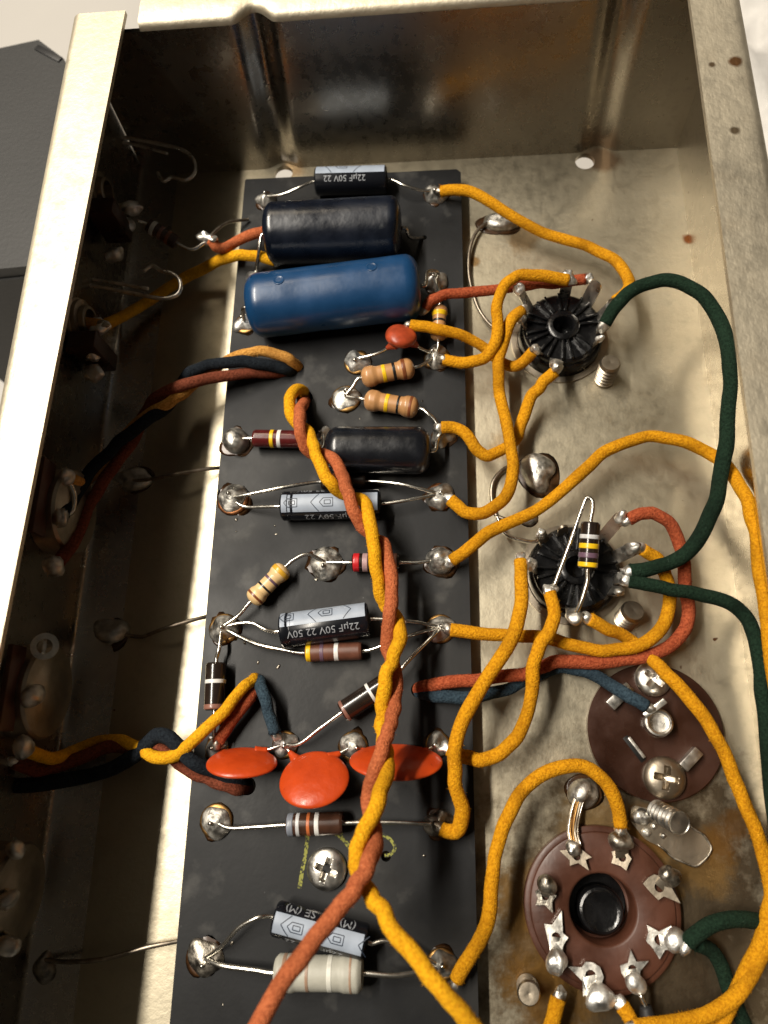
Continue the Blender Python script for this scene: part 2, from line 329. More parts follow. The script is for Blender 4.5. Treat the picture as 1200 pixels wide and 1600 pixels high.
def plate(g, outline, z0, z1, frame=None, holes=()):
    """A flat plate with a real thickness: outline (x,y) list, optional round/other holes, extruded z0..z1 in frame (o,ax,ay,az)."""
    o, ax, ay, az = frame or (V(0, 0, 0), EX, EY, EZ)
    from mathutils.geometry import delaunay_2d_cdt
    loops = [[tuple(map(float, q)) for q in lp] for lp in [outline]+list(holes)]; pv = []; pe = []
    for lp in loops:
        k0 = len(pv); pv += [Vector(q) for q in lp]; pe += [(k0+i, k0+(i+1) % len(lp)) for i in range(len(lp))]
    r_ = delaunay_2d_cdt(pv, pe, [], 0, 1e-7); vs = [(v.x, v.y) for v in r_[0]]; n = len(vs)
    def inside(x, y):
        c = False
        for lp in loops:
            for i in range(len(lp)):
                (xa, ya), (xb, yb) = lp[i], lp[i-1]
                if (ya > y) != (yb > y) and x < (xb-xa)*(y-ya)/(yb-ya)+xa: c = not c
        return c
    fs = []
    for f in r_[2]:
        cx_, cy_ = sum(vs[i][0] for i in f)/len(f), sum(vs[i][1] for i in f)/len(f)
        if inside(cx_, cy_):
            ar = sum(vs[f[i]][0]*vs[f[(i+1) % len(f)]][1]-vs[f[(i+1) % len(f)]][0]*vs[f[i]][1] for i in range(len(f))); fs.append(list(f) if ar > 0 else list(f)[::-1])
    w = lambda x, y, z: o+ax*x+ay*y+az*z
    V2 = [w(x, y, z1) for x, y in vs]+[w(x, y, z0) for x, y in vs]
    F2 = fs+[[i+n for i in f][::-1] for f in fs]
    k = 0
    for li, lp in enumerate(loops):
        m = len(lp)
        area = sum(lp[i][0]*lp[(i+1) % m][1]-lp[(i+1) % m][0]*lp[i][1] for i in range(m))
        flip = (area > 0) != (li == 0)
        for i in range(m):
            a, b = k+i, k+(i+1) % m; q = [a+n, b+n, b, a]; F2.append(q[::-1] if flip else q)
        k += m
    g.add(V2, F2); return g
def circ(x, y, r, n=20, ry=None, rot=0): 
    ry = ry or r
    return [(x+r*math.cos(6.28318*i/n)*math.cos(rot)-ry*math.sin(6.28318*i/n)*math.sin(rot), y+r*math.cos(6.28318*i/n)*math.sin(rot)+ry*math.sin(6.28318*i/n)*math.cos(rot)) for i in range(n)]

# ------------------------------------------------------------------ the setting
TZ = -62.0
g = G(); n = 40
g.add([(x, y, TZ) for y in (-900, 1300) for x in (-1100, 1100)], [(0, 1, 3, 2)])
put('table_top', g, 'white_table', origin=(0, 0, TZ), kind='structure')
g = G(); nx_, ny_ = 26, 40; x0, x1, y0, y1 = 78, 210, -120, 330      # rumpled white cloth on the table, right of the chassis
vs = []
for j in range(ny_+1):
    for i in range(nx_+1):
        x = x0+(x1-x0)*i/nx_; y = y0+(y1-y0)*j/ny_
        z = TZ+4+7*math.sin(x*0.11+y*0.045)**2+5*math.sin(y*0.085-x*0.04)**2+1.5*math.sin(x*0.5+y*0.22)
        if i in (0, nx_) or j in (0, ny_): z = TZ+1.2
        vs.append((x, y, z))
tp = len(vs); vs += [(a, b, c-1.0) for a, b, c in vs]
fs = [(j*(nx_+1)+i, j*(nx_+1)+i+1, (j+1)*(nx_+1)+i+1, (j+1)*(nx_+1)+i) for j in range(ny_) for i in range(nx_)]
fs += [tuple(k+tp for k in f[::-1]) for f in fs]; g.add(vs, fs)
put('white_cloth', g, 'white_fabric', label='rumpled white cloth lying on the table right of the chassis', cat='cloth')
# dark grey box left of the chassis
bc = P(60, 62, 0.0); t = thing('grey_box', 'dark grey plastic box on the table left of the chassis', 'box', (bc[0]-55, bc[1]-90, TZ))
oc = [P(x, y, 0.0)[:2] for x, y in ((-190, 112), (0, 75), (60, 62), (100, 92), (150, 250), (150, 405), (0, 420), (-190, 440))][::-1]
g = plate(G(), [tuple(q*0.995) for q in oc], TZ+0.02, -3.6); put('case', g, 'grey_plastic', t, smooth=False)
g = plate(G(), [tuple(q) for q in oc], -3.2, 0.0); lid = put('lid', g, 'grey_plastic', t, smooth=False)
d = nrm(P(100, 96, 0)-P(58, 74, 0)); g = box(G(), P(76, 84, 0.1), d, np.cross(EZ, d), EZ, 4.6, 0.9, 0.3, 0.15); put('dark_slot_strip', g, 'black_plastic', lid, smooth='auto')  # black strip standing in for the dark slot along the lid edge
g = G(); tube(g, [P(-160, 500, TZ+8), P(-60, 480, -46), P(0, 455, -44), P(50, 430, -44), P(110, 420, TZ+8)], 7.4, 18, 2.0)
put('black_cable', g, 'black_plastic', label='thick black cable lying left of the chassis beside the grey box', cat='cable')

# ------------------------------------------------------------------ chassis
H = 37.0; XL, XR, YB, YF = -74.2, 54.8, 133.0, -78.0; CREASE = -65.0
ch = thing('metal_chassis', 'open tarnished metal chassis tray holding the whole circuit', 'chassis', (0, 30, -1.2))
hol = [P(443, 271, 0), P(914, 252, 0)]
g = plate(G(), [(CREASE, YF), (XR, YF), (XR, YB+4.5), (CREASE, YB+4.5)], -1.2, 0.0, holes=[circ(h[0], h[1], 2.25, 24) for h in hol]+[circ(OCT[0], OCT[1], 6.2, 32)])
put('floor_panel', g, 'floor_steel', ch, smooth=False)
def sweep(prof, ys, shift=None):
    """A closed (x,z) outline carried along Y; shift(i_vertex, y) moves single outline points."""
    g = G(); m = len(prof); vs = []
    for y in ys:
        for k, (x, z) in enumerate(prof): vs.append((x+(shift(k, y) if shift else 0), y, z))
    fs = [(i*m+k, i*m+(k+1) % m, (i+1)*m+(k+1) % m, (i+1)*m+k) for i in range(len(ys)-1) for k in range(m)]
    fs += [tuple(range(m))[::-1], tuple((len(ys)-1)*m+k for k in range(m))]; return g.add(vs, fs)
def strip(mid, th):
    """Outline of a bent sheet: centre line mid (x,z) list, thickness th."""
    q = np.array(mid, float); T = np.gradient(q, axis=0); T /= np.linalg.norm(T, axis=1)[:, None]; Nn = np.stack([-T[:, 1], T[:, 0]], 1)
    return [tuple(x) for x in q+Nn*th/2]+[tuple(x) for x in (q-Nn*th/2)[::-1]]
arc = lambda cx, cz, r, a0, a1, n=7: [(cx+r*math.cos(math.radians(a0+(a1-a0)*i/n)), cz+r*math.sin(math.radians(a0+(a1-a0)*i/n))) for i in range(n+1)]
ys = list(np.linspace(YF, 139.5, 30))
mid = [(CREASE-0.1, -0.75), (CREASE-3, -0.2), (CREASE-6.5, 0.9)]+arc(XL+2.4, 3.6, 2.4, 250, 180, 5)+[(XL, 12), (XL, 24), (XL, H-2.2)]
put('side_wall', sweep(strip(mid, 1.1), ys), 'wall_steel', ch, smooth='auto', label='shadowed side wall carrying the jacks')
e0, e1 = P(195, 20, H), P(0, 1010, H)
inner = lambda y: e1[0]+(e0[0]-e1[0])*(y-e1[1])/(e0[1]-e1[1])
mid = [(XL, H-2.1)]+arc(XL+1.6, H-2.1, 1.6, 175, 90, 7)+[(XL+4, H-0.5), (XL+6, H-0.5), (-65.0, H-0.5)]
pr = strip(mid, 1.0); m_ = len(mid)
def shl(k, y): 
    d = inner(y)+65.0
    return d if k in (m_-1, m_) else 0
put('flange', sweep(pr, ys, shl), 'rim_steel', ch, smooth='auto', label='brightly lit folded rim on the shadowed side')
ysr = list(np.linspace(YF, 141, 30))
mid = [(XR+0.55, -1.1), (XR+0.55, 4), (XR+0.55, 12), (XR+0.55, 24), (XR+0.55, H-2.2)]
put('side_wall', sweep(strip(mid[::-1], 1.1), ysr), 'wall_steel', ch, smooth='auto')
r0, r1 = P(1078, 0, H), P(1175, 700, H); rin = lambda y: r1[0]+(r0[0]-r1[0])*(y-r1[1])/(r0[1]-r1[1])
mid = [(46.0, H-0.5), (50.0, H-0.5), (XR-2, H-0.5)]+arc(XR-1.05, H-2.1, 1.6, 90, 5, 7)+[(XR+0.55, H-2.2)]
pr2 = strip(mid, 1.0); n2 = len(mid)
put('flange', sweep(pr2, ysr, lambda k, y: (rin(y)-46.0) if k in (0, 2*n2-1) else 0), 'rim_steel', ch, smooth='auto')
# end wall with two pressed channels, and its rolled rim
rb = [(P(443, 258, 0)[0], P(393, 40, H)[0]), (P(932, 238, 0)[0], P(982, 0, H)[0])]
def wy(x, z):
    y = YB+(2.6*z/H)
    for a, b in rb:
        c = a+(b-a)*z/H; d = (x-c)/4.6
        if abs(d) < 1: y += 3.0*(0.5+0.5*math.cos(math.pi*d))*(0.55+0.45*z/H)
    return y
xs = np.linspace(CREASE-8.3, XR, 150); zs = np.linspace(0.02, H-1.6, 14); vs = []
for th in (0, 1.0):
    for z in zs:
        for x in xs: vs.append((x, wy(x, z)+th, z))
nx_ = len(xs); nz_ = len(zs); half = nx_*nz_
fs = [(j*nx_+i, j*nx_+i+1, (j+1)*nx_+i+1, (j+1)*nx_+i) for j in range(nz_-1) for i in range(nx_-1)]
fs += [tuple(k+half for k in f[::-1]) for f in fs]
put('end_wall', G().add(vs, fs), 'wall_steel', ch)
xs = np.linspace(P(213, 45, H)[0], XR-10.5, 140); prof = []
vs = []; m = 0
for x in xs:
    row = [(0.0, -1.7), (0.12, -0.95), (0.5, -0.35), (1.1, 0.0), (5, 0.05), (9, 0.1), (9, -0.9), (1.4, -1.0), (1.0, -1.25), (0.95, -1.7)]
    m = len(row)
    for dy, dz in row: vs.append((x, wy(x, H)*1.0+dy if dy < 3 else YB+2.6+dy, H+dz))
fs = [(i*m+k, i*m+(k+1) % m, (i+1)*m+(k+1) % m, (i+1)*m+k) for i in range(len(xs)-1) for k in range(m)]
fs += [tuple(range(m))[::-1], tuple((len(xs)-1)*m+k for k in range(m))]
put('flange', G().add(vs, fs), 'rim_steel', ch, smooth='auto', label='rolled rim along the far end wall')

def chassis_blob(px, py, rx, ry, rot, m, hgt=0.5, z=0.0, amp=0.16, ring=True, seed=None):
    c = P(px, py, z); s = scl(c)
    o = put('solder_blob', lump(G(), c+V(0, 0, 0.1), rx/s, ry/s, min(rx, ry)/s*hgt*2, math.radians(rot), amp, 26, 14, cut=-0.1, seed=seed, freq=0.7), m, ch)
    if ring:
        put('flux_ring', lump(G(), c, rx/s*1.22, ry/s*1.25, 0.22, math.radians(rot), 0.16, 26, 6, cut=0.0, freq=0.7), 'flux', o)
    return o
chassis_blob(782, 350, 29, 17, -10, 'solder', 0.45, seed=3)
chassis_blob(843, 742, 29, 33, 20, 'solder', 0.42, amp=0.3, seed=11)
chassis_blob(912, 1238, 25, 22, 0, 'solder', 0.55, amp=0.25)
chassis_blob(205, 752, 30, 17, 15, 'solder', 0.5, amp=0.3)
chassis_blob(168, 990, 26, 22, -10, 'solder', 0.5, amp=0.35)
chassis_blob(72, 1508, 20, 26, 0, 'old_solder', 0.5, amp=0.3)
chassis_blob(826, 812, 13, 9, 0, 'old_solder', 0.4)

# ------------------------------------------------------------------ circuit board
BT = 4.0; BX0, BX1, BY1 = -46.55, 4.42, 126.6
wire_holes = [(461, 574, 11), (476, 622, 13), (398, 1066, 10), (654, 1078, 12), (386, 1228, 14), (560, 400, 3), (663, 371, 4), (603, 1338, 8)]
br = thing('circuit_board', 'long black fibre circuit board with soldered eyelets in the chassis', 'circuit board', ((BX0+BX1)/2, 30, 0))
hl = []
for x, y, r in wire_holes:
    c = P(x, y, BT); hl.append(circ(c[0], c[1], r/scl(c), 16))
g = plate(G(), [(BX0, YF+2), (BX1, YF+2), (BX1, BY1-1.2), (BX1-0.9, BY1-0.2), (BX0+0.3, BY1), (BX0, BY1-0.4)], 1.4, BT, holes=hl)
put('board_panel', g, 'fibreboard', br, smooth=False)
for x, y in ((-40, 118), (-3, 60), (-40, -40), (-3, -40), (-40, 40)):
    put('spacer', lathe(G(), (x, y, 0.0), EZ, [(2.4, 0), (2.4, 1.4)], 16), 'fibreboard', br, smooth='auto')
def ribbon(pts, w, z):
    q = spline([P(x, y, z) for x, y in pts], 0.25); T = np.gradient(q, axis=0); T /= np.linalg.norm(T, axis=1)[:, None]; Nn = np.cross(T, EZ)
    vs = []; n = len(q)
    for i in range(n):
        k = w*(1+0.08*rng.normal())/2; vs += [q[i]+Nn[i]*k, q[i]-Nn[i]*k]
    lo = [v-V(0, 0, 0.02) for v in vs]
    fs = [(2*i, 2*i+1, 2*i+3, 2*i+2) for i in range(n-1)]; fs += [tuple(k+2*n for k in f[::-1]) for f in fs]
    return G().add(vs+lo, fs)
for pts, w in (([(481, 1300), (478, 1330), (472, 1362), (468, 1388)], 0.7), ([(520, 1300), (537, 1312), (549, 1332), (551, 1350)], 0.7), ([(596, 1303), (610, 1312), (617, 1325), (610, 1335), (601, 1337)], 0.55)):
    put('ink_mark', ribbon(pts, w, BT+0.03), 'yellow_ink', br, smooth=False, label='worn yellow ink stamp')
JO = {}
def wetted(c, R, h, amp, seed):
    """Solder that has run out into a skirt and risen to an off-centre peak."""
    r = np.random.default_rng(seed); nr, ns = 18, 36; ph = r.uniform(0, 6.28, 6); pk = r.uniform(0, 6.28); po = R*r.uniform(0.08, 0.34)
    pk = V(math.cos(pk)*po, math.sin(pk)*po, 0); vs = []
    for i in range(nr+1):
        f = i/nr
        for j in range(ns):
            a = 2*math.pi*j/ns; rim = R*(1+amp*0.55*(math.sin(2*a+ph[0])+0.7*math.sin(3*a+ph[1])+0.4*math.sin(5*a+ph[2])))
            x = V(math.cos(a), math.sin(a), 0)*rim*f+pk*(1-f)
            z = h*((1-f)**1.4*0.45+math.sqrt(max(0, 1-f*f))*0.55)*(1+amp*0.8*math.sin(2*a+ph[3]+f*2)*f+amp*0.5*math.sin(a*3+ph[4]-f*4)*f)
            vs.append(c+x+V(0, 0, z))
    fs = [(i*ns+j, (i+1)*ns+j, (i+1)*ns+(j+1) % ns, i*ns+(j+1) % ns) for i in range(nr) for j in range(ns)]
    return G().add(vs, fs), c+pk+V(0, 0, h*0.9)
def joint(k, px, py, r, m='solder', hgt=0.62, eye='brass', dx=0.0, dy=0.0, amp=0.13, el=1.0, rot=0.0, seed=None):
    c = P(px, py, BT+0.6); s = scl(c); R = r/s; JO[k] = c+V(0, 0, R*hgt*0.5)
    c = V(c[0], c[1], BT)
    if k not in ('r3l', 'r5r'):
        sd_ = int(rng.integers(1 << 30)); gg, tp_ = wetted(c+V(dx, dy, 0.12 if not eye else 0.3), R*1.02, R*hgt*1.25, amp, sd_); o = put('solder_joint', gg, m, br)
        q_ = rng.normal(0, 0.5, 2); e_ = tp_+V(q_[0]*0.5, q_[1]*0.5, 0.55)
        g2 = G(); tube(g2, [tp_-V(0, 0, 0.6), tp_, e_], 0.36, 8); put('clipped_lead', g2, 'tinned_wire', o)
    else: o = put('solder_joint', lump(G(), c+V(dx, dy, 0.25), R*0.95*el, R*0.95/el, R*hgt*1.35, rot, amp*1.35, 30, 18, cut=-0.15, seed=seed, freq=0.95), m, br)
    put('flux_residue', lump(G(), c, R*rng.uniform(1.05, 1.18), R*rng.uniform(1.05, 1.18), 0.10, rng.uniform(0, 3), 0.22, 26, 6, cut=0.0), 'flux', o)
    if eye:
        rr = R*1.03
        put('eyelet', lathe(G(), c, EZ, [(rr*0.72, 0.02), (rr*1.02, 0.02), (rr*1.07, 0.22), (rr*1.0, 0.5), (rr*0.8, 0.62), (rr*0.6, 0.5)], 28), eye, o)
    return o
for a in [('c1l', 415, 312, 14, 'solder', 0.9, None, 0, 0, 0.3), ('c1r', 680, 303, 17, 'solder', 0.9, None, 0, 0, 0.25), ('c3r', 682, 440, 17, 'solder', 0.9, None, 0, 0, 0.3),
          ('c3l', 383, 505, 16, 'white_solder', 0.7, 'brass', 0, 0, 0.28), ('c2l', 400, 437, 16, 'white_solder', 0.7, None, 0, 0, 0.3), ('d1', 558, 565, 19, 'white_solder', 0.75, 'brass', 0, 0, 0.26),
          ('r1r', 683, 558, 19, 'solder', 0.8, 'brass', 0, 0, 0.25), ('r2l', 540, 622, 21, 'solder', 0.45, 'brass', 0, 0, 0.15), ('r3l', 369, 690, 22, 'solder', 0.85, None, 0, 0, 0.07),
          ('r2r', 692, 682, 17, 'solder', 0.9, None, 0, 0, 0.3), ('c5l', 363, 780, 23, 'solder', 0.6, 'copper', 0, 0.3, 0.1), ('c5r', 687, 775, 21, 'solder', 0.8, 'copper', 0, 0, 0.2),
          ('r5l', 509, 880, 26, 'solder', 0.5, None, 0, 0, 0.08), ('r5r', 688, 876, 23, 'solder', 0.85, None, 0, 0, 0.06), ('c6l', 349, 982, 22, 'solder', 0.75, 'brass', 0, 0, 0.14),
          ('c6r', 688, 982, 21, 'solder', 0.75, 'brass', 0, 0, 0.18), ('k1l', 338, 1170, 17, 'white_solder', 0.9, 'brass', 0, 0, 0.14), ('k1r', 445, 1163, 19, 'white_solder', 0.7, 'brass', 0, 0, 0.16),
          ('k2r', 552, 1166, 21, 'solder', 0.8, 'brass', 0, 0, 0.12), ('k3r', 684, 1163, 18, 'solder', 0.8, 'brass', 0, 0, 0.12), ('r9l', 337, 1283, 24, 'solder', 0.55, 'brass', 0.1, -0.2, 0.12),
          ('r9r', 687, 1288, 22, 'old_solder', 0.8, None, 0, 0, 0.2), ('c7l', 319, 1497, 27, 'old_solder', 0.42, None, 0, 0, 0.2), ('c7r', 690, 1508, 22, 'solder', 0.85, 'brass', 0, 0, 0.2),
          ('c4l', 505, 682, 14, 'white_solder', 0.8, None, 0, 0, 0.35)]:
    joint(*a)
for k in range(16):                                # stray specks of solder on the board, each one its own fleck
    x, y = random.choice([(350, 1030), (430, 1040), (590, 650), (300, 1440), (350, 1560), (480, 900), (620, 1240), (670, 620), (520, 1380), (400, 830), (640, 1350), (380, 1480)])
    c = P(x+random.uniform(-35, 35), y+random.uniform(-30, 30), BT); s = random.uniform(0.12, 0.34)
    if BX0+1 < c[0] < BX1-1: put('solder_speck', lump(G(), c, s*random.uniform(1, 2), s, s*0.6, random.uniform(0, 3), 0.3, 8, 6, cut=0.0), 'old_solder', br)

# ------------------------------------------------------------------ wire-like and component builders
def lead(parent, pts, d=0.75, m='tinned_wire', name='lead'):
    g = G(); tube(g, pts, d/2, 8, 0.4); return put(name, g, m, parent)
def wire(name, label, pts, m, r=1.2, group=None, ends=(0, 0), fuzz=True, wob=0.02):
    pp = []
    for x, y, z in pts:                            # where the wall stands in the way the wire rides up along it
        while P(x, y, z)[0] > XR-0.35-r and z < H-3: z += 0.4
        pp.append(P(x, y, z))
    pts = pp
    pts = spline(pts, 4.5); n = len(pts); jit = rng.normal(0, 0.11, (n, 3))*np.minimum(1, np.minimum(np.arange(n), np.arange(n)[::-1])/2.0)[:, None]; jit[:, 2] *= 0.5
    pts = [a for a in pts+jit]                     # small kinks: no wire lies in a perfect curve
    g = G(); q, A, B, L = tube(g, pts, [r*rng.uniform(0.94, 1.05) for _ in range(max(5, n//2))], 16, 0.45, wob=wob)
    o = put(name, g, m, label=label, cat='wire', group=group)
    if fuzz:                                       # loose fibres standing off the cloth braid
        f = G(); n = int(L[-1]*16); vs = []; fs = []
        T = np.gradient(q, axis=0)
        for _ in range(n):
            i = rng.integers(1, len(q)-1); a = rng.uniform(0, 6.283); nn = math.cos(a)*A[i]+math.sin(a)*B[i]
            t = nrm(T[i]); s = np.cross(t, nn); b0 = q[i]+nn*r*0.96; ln = rng.uniform(0.15, 0.55)
            d = nrm(nn*rng.uniform(0.25, 0.9)+t*rng.normal()+s*rng.normal()*0.8); w = nrm(np.cross(d, nn)+1e-6)*0.028
            k = len(vs); mid = b0+d*ln*0.55+nn*0.03; vs += [b0-w, b0+w, mid+w*0.7, mid-w*0.7, b0+d*ln-nn*0.05]; fs += [(k, k+1, k+2, k+3), (k+3, k+2, k+4)]
        f.add(vs, fs); put('cloth_fibre', f, m, o, kind='stuff')
    for i, sg in ((0, -1), (len(q)-1, 1)):          # tinned tip where the wire runs into its joint
        if q[i][2] > 4.2:
            t = nrm(q[min(i+2, len(q)-1)]-q[max(i-2, 0)])*sg; u, v = A[i], B[i]
            put('tinned_tip', lump(G(), q[i]+t*0.35, r*0.82, r*0.82, r*1.15, 0, 0.28, 14, 10, tilt=np.stack([u, v, t], 1), cut=-2, freq=0.9), rng.choice(['solder', 'white_solder', 'old_solder']), o)
    for e, end in enumerate(ends):                 # a frayed cut end with the bare conductor showing
        if not end: continue
        i, sg = (0, -1) if e == 0 else (len(q)-1, 1); t = nrm(q[min(i+2, len(q)-1)]-q[max(i-2, 0)])*sg
        gg = G(); vs = []; fs = []
        for _ in range(46):
            a = rng.uniform(0, 6.283); rad = r*rng.uniform(0.5, 1.0); b0 = q[i]-t*0.5+(math.cos(a)*A[i]+math.sin(a)*B[i])*rad
            d = nrm(t+0.55*(math.cos(a)*A[i]+math.sin(a)*B[i])*rng.uniform(-.2, 1)+rng.normal(0, 0.25, 3)); w = nrm(np.cross(d, A[i]+0.1*B[i]))*0.07; ln = rng.uniform(0.5, 1.15)
            k = len(vs); vs += [b0-w, b0+w, b0+d*ln+w*0.4, b0+d*ln-w*0.4]; fs += [(k, k+1, k+2, k+3)]
        gg.add(vs, fs); put('frayed_end', gg, m, o)
        if end == 2:
            gg = G(); tube(gg, [q[i]-t*0.3, q[i]+t*1.0, q[i]+t*2.0+V(0, 0, -0.3)], 0.55, 8); put('conductor', gg, 'tinned_wire', o)
    return o

def resistor(label, a, b, dpx, zc, body, bands, style='carbon', leads=(), leadd=0.78, group='resistors on the circuit board', flip=False):
    """a, b: photo points of the two ends of the body; zc: height(s) of its axis; bands: (place 0..1, width in mm, colour)."""
    za, zb = zc if isinstance(zc, tuple) else (zc, zc)
    pa, pb = P(*a, za), P(*b, zb); ax = pb-pa; L = np.linalg.norm(ax); R = dpx/scl((pa+pb)/2)/2; ax = nrm(ax)
    t = thing('resistor', label, 'resistor', V(*((pa+pb)/2)[:2], BT), group)
    def rad(u):
        if style == 'carbon': e = min(u, 1-u)*L; return R*(0.90+0.10*min(1, e/0.35)) if e < 0.35 else R
        if style == 'ceramic': e = min(u, 1-u); return R*(0.80+0.20*min(1, e/0.04)) if e < 0.04 else R*(1.0 if e < 0.2 else (1.0-0.075*min(1, (e-0.2)/0.05)))
        e = min(u, 1-u)                            # dog-bone
        if e < 0.13: return R*math.sqrt(max(0.02, 1-((0.13-e)/0.13)**2*0.85))
        return R*(1.0-0.16*min(1, max(0, (e-0.22)/0.08)))
    us = sorted(set([0.0]+[i/60 for i in range(61)]+([0.35/L/3, 0.35/L, 1-0.35/L, 1-0.35/L/3] if style == 'carbon' else [])))
    bo = put('body', lathe(G(), pa, ax, [(0, 0)]+[(rad(u), u*L) for u in us]+[(0, L)], 26), body, t, smooth='auto')
    for u, w, c in bands:
        h0, h1 = u*L-w/2, u*L+w/2; pr = []
        for i in range(7):
            h = h0+(h1-h0)*i/6; uu = min(max(h/L, 0), 1); pr.append((rad(uu)+0.035, min(max(h, -0.01), L+0.01)))
        pr = [(pr[0][0]-0.12, pr[0][1])]+pr+[(pr[-1][0]-0.12, pr[-1][1])]
        put('colour_band', lathe(G(), pa, ax, pr, 26, close=False), 'band_'+c, bo)
    for which, pts in leads:
        st = pa if which == 'a' else pb; d = -ax if which == 'a' else ax
        lead(t, [st-d*0.4, st+d*0.9]+[q if isinstance(q, np.ndarray) else P(*q) for q in pts], leadd)
    return t
def text_mesh(s, size):
    cu = bpy.data.curves.new('t', 'FONT'); cu.body = s; cu.size = size; cu.align_x = 'CENTER'; cu.align_y = 'CENTER'; cu.resolution_u = 2
    o = bpy.data.objects.new('t', cu); C.objects.link(o); dg = bpy.context.evaluated_depsgraph_get(); me = o.evaluated_get(dg).to_mesh()
    v = [(x.co.x, x.co.y) for x in me.vertices]; f = [tuple(p.vertices) for p in me.polygons]
    o.evaluated_get(dg).to_mesh_clear(); bpy.data.objects.remove(o); bpy.data.curves.remove(cu); return v, f
def electrolytic(label, a, b, dpx, zc, stripe, texts, marks, leads, group='electrolytic capacitors on the circuit board', crimp='a'):
    za, zb = zc if isinstance(zc, tuple) else (zc, zc)
    pa, pb = P(*a, za), P(*b, zb); L = np.linalg.norm(pb-pa); R = dpx/scl((pa+pb)/2)/2; ax, up, sd = basis(pb-pa)
    t = thing('electrolytic_capacitor', label, 'capacitor', V(*((pa+pb)/2)[:2], BT), group)
    on = lambda h, th, r: pa+ax*h+r*(math.cos(th)*up+math.sin(th)*sd)    # positive angles face the near end of the board
    pr = [(0, 0.25), (R*0.62, 0.25), (R*0.66, 0.02), (R*0.9, 0), (R, 0.35), (R, 1.5), (R*0.95, 1.75), (R*0.95, 1.95), (R, 2.2), (R, L-0.4), (R*0.92, L), (R*0.7, L), (R*0.66, L-0.25), (0, L-0.25)]
    if crimp == 'none': pr = [(0, 0.25), (R*0.62, 0.25), (R*0.66, 0.02), (R*0.9, 0), (R, 0.35), (R, L-0.4), (R*0.92, L), (R*0.7, L), (R*0.66, L-0.25), (0, L-0.25)]
    bo = put('sleeve', lathe(G(), pa, ax, pr, 40), 'black_sleeve', t, smooth='auto')
    for e, sg in ((pa, -1), (pb, 1)):
        put('end_seal', lathe(G(), e-ax*sg*0.27, ax*sg, [(R*0.62, 0), (R*0.6, 0.12), (R*0.25, 0.2), (R*0.2, 0.55), (0, 0.6)], 20), 'plated_metal' if sg < 0 else 'rubber', t)
    s0, s1 = stripe; n = 14; h0, h1 = 0.35, L-0.3; g = G(); vs = []; hs = np.linspace(h0, h1, 24)
    for r in (R+0.03, R-0.05):
        for h in hs:
            rr = r*(0.955 if (crimp != 'none' and 1.7 < h < 2.0) else 1)
            for i in range(n+1): vs.append(on(h, s0+(s1-s0)*i/n, rr))
    m = n+1; k = len(hs)*m; fs = [(j*m+i, j*m+i+1, (j+1)*m+i+1, (j+1)*m+i) for j in range(len(hs)-1) for i in range(n)]
    fs = [f[::-1] for f in fs]+[tuple(q+k for q in f) for f in fs]
    st = put('polarity_stripe', g.add(vs, fs), 'grey_stripe', bo)
    def line(pts, w, rr, closed=False):            # printed line: pts in (h, arc mm)
        pts = list(pts)+([pts[0]] if closed else []); gg = G()
        for (xa, ya), (xb, yb) in zip(pts[:-1], pts[1:]):
            d = V(xb-xa, yb-ya); l = np.linalg.norm(d); nn = V(-d[1], d[0])/l*w/2; c = 5; vv = []
            for i in range(c+1):
                x, y = xa+d[0]*i/c, ya+d[1]*i/c
                for sgn in (1, -1): vv.append(on(x+nn[0]*sgn, (y+nn[1]*sgn)/R, rr))
            ff = [(2*i, 2*i+1, 2*i+3, 2*i+2) for i in range(c)]; gg.add(vv, ff)
        return gg
    mc = (s0+s1)/2*R
    for kind, h in marks:
        if kind == 'chev': put('arrow_print', line([(h+1.5, (s1*R)-0.1), (h, mc), (h+1.5, s0*R+0.1)], 0.16, R+0.055), 'dark_print', st, smooth=False)
        elif kind == 'chevr': put('arrow_print', line([(h-1.5, (s1*R)-0.1), (h, mc), (h-1.5, s0*R+0.1)], 0.16, R+0.055), 'dark_print', st, smooth=False)
        elif kind == 'zero':
            q = (s1-s0)*R*0.22
            put('zero_print', line([(h-1.0, mc+q), (h+0.9, mc+q), (h+0.9, mc-q), (h-1.0, mc-q), (h-1.7, mc)], 0.15, R+0.055, True), 'dark_print', st, smooth=False)
            put('zero_print', line([(h-0.75, mc+q*0.45), (h+0.45, mc+q*0.45), (h+0.45, mc-q*0.45), (h-0.75, mc-q*0.45)], 0.15, R+0.055, True), 'dark_print', st, smooth=False)
    for s, h, th, size, flip in texts:
        v, f = text_mesh(s, size); sg = -1 if flip else 1
        put('printed_text', G().add([on(h+sg*x, th-sg*y/R, R+0.07) for x, y in v], f), 'white_print', bo, smooth=False)
    for which, pts in leads:
        stp = pa if which == 'a' else pb; d = -ax if which == 'a' else ax
        lead(t, [stp-d*0.1, stp+d*1.0]+[q if isinstance(q, np.ndarray) else P(*q) for q in pts], 0.72)
    return t
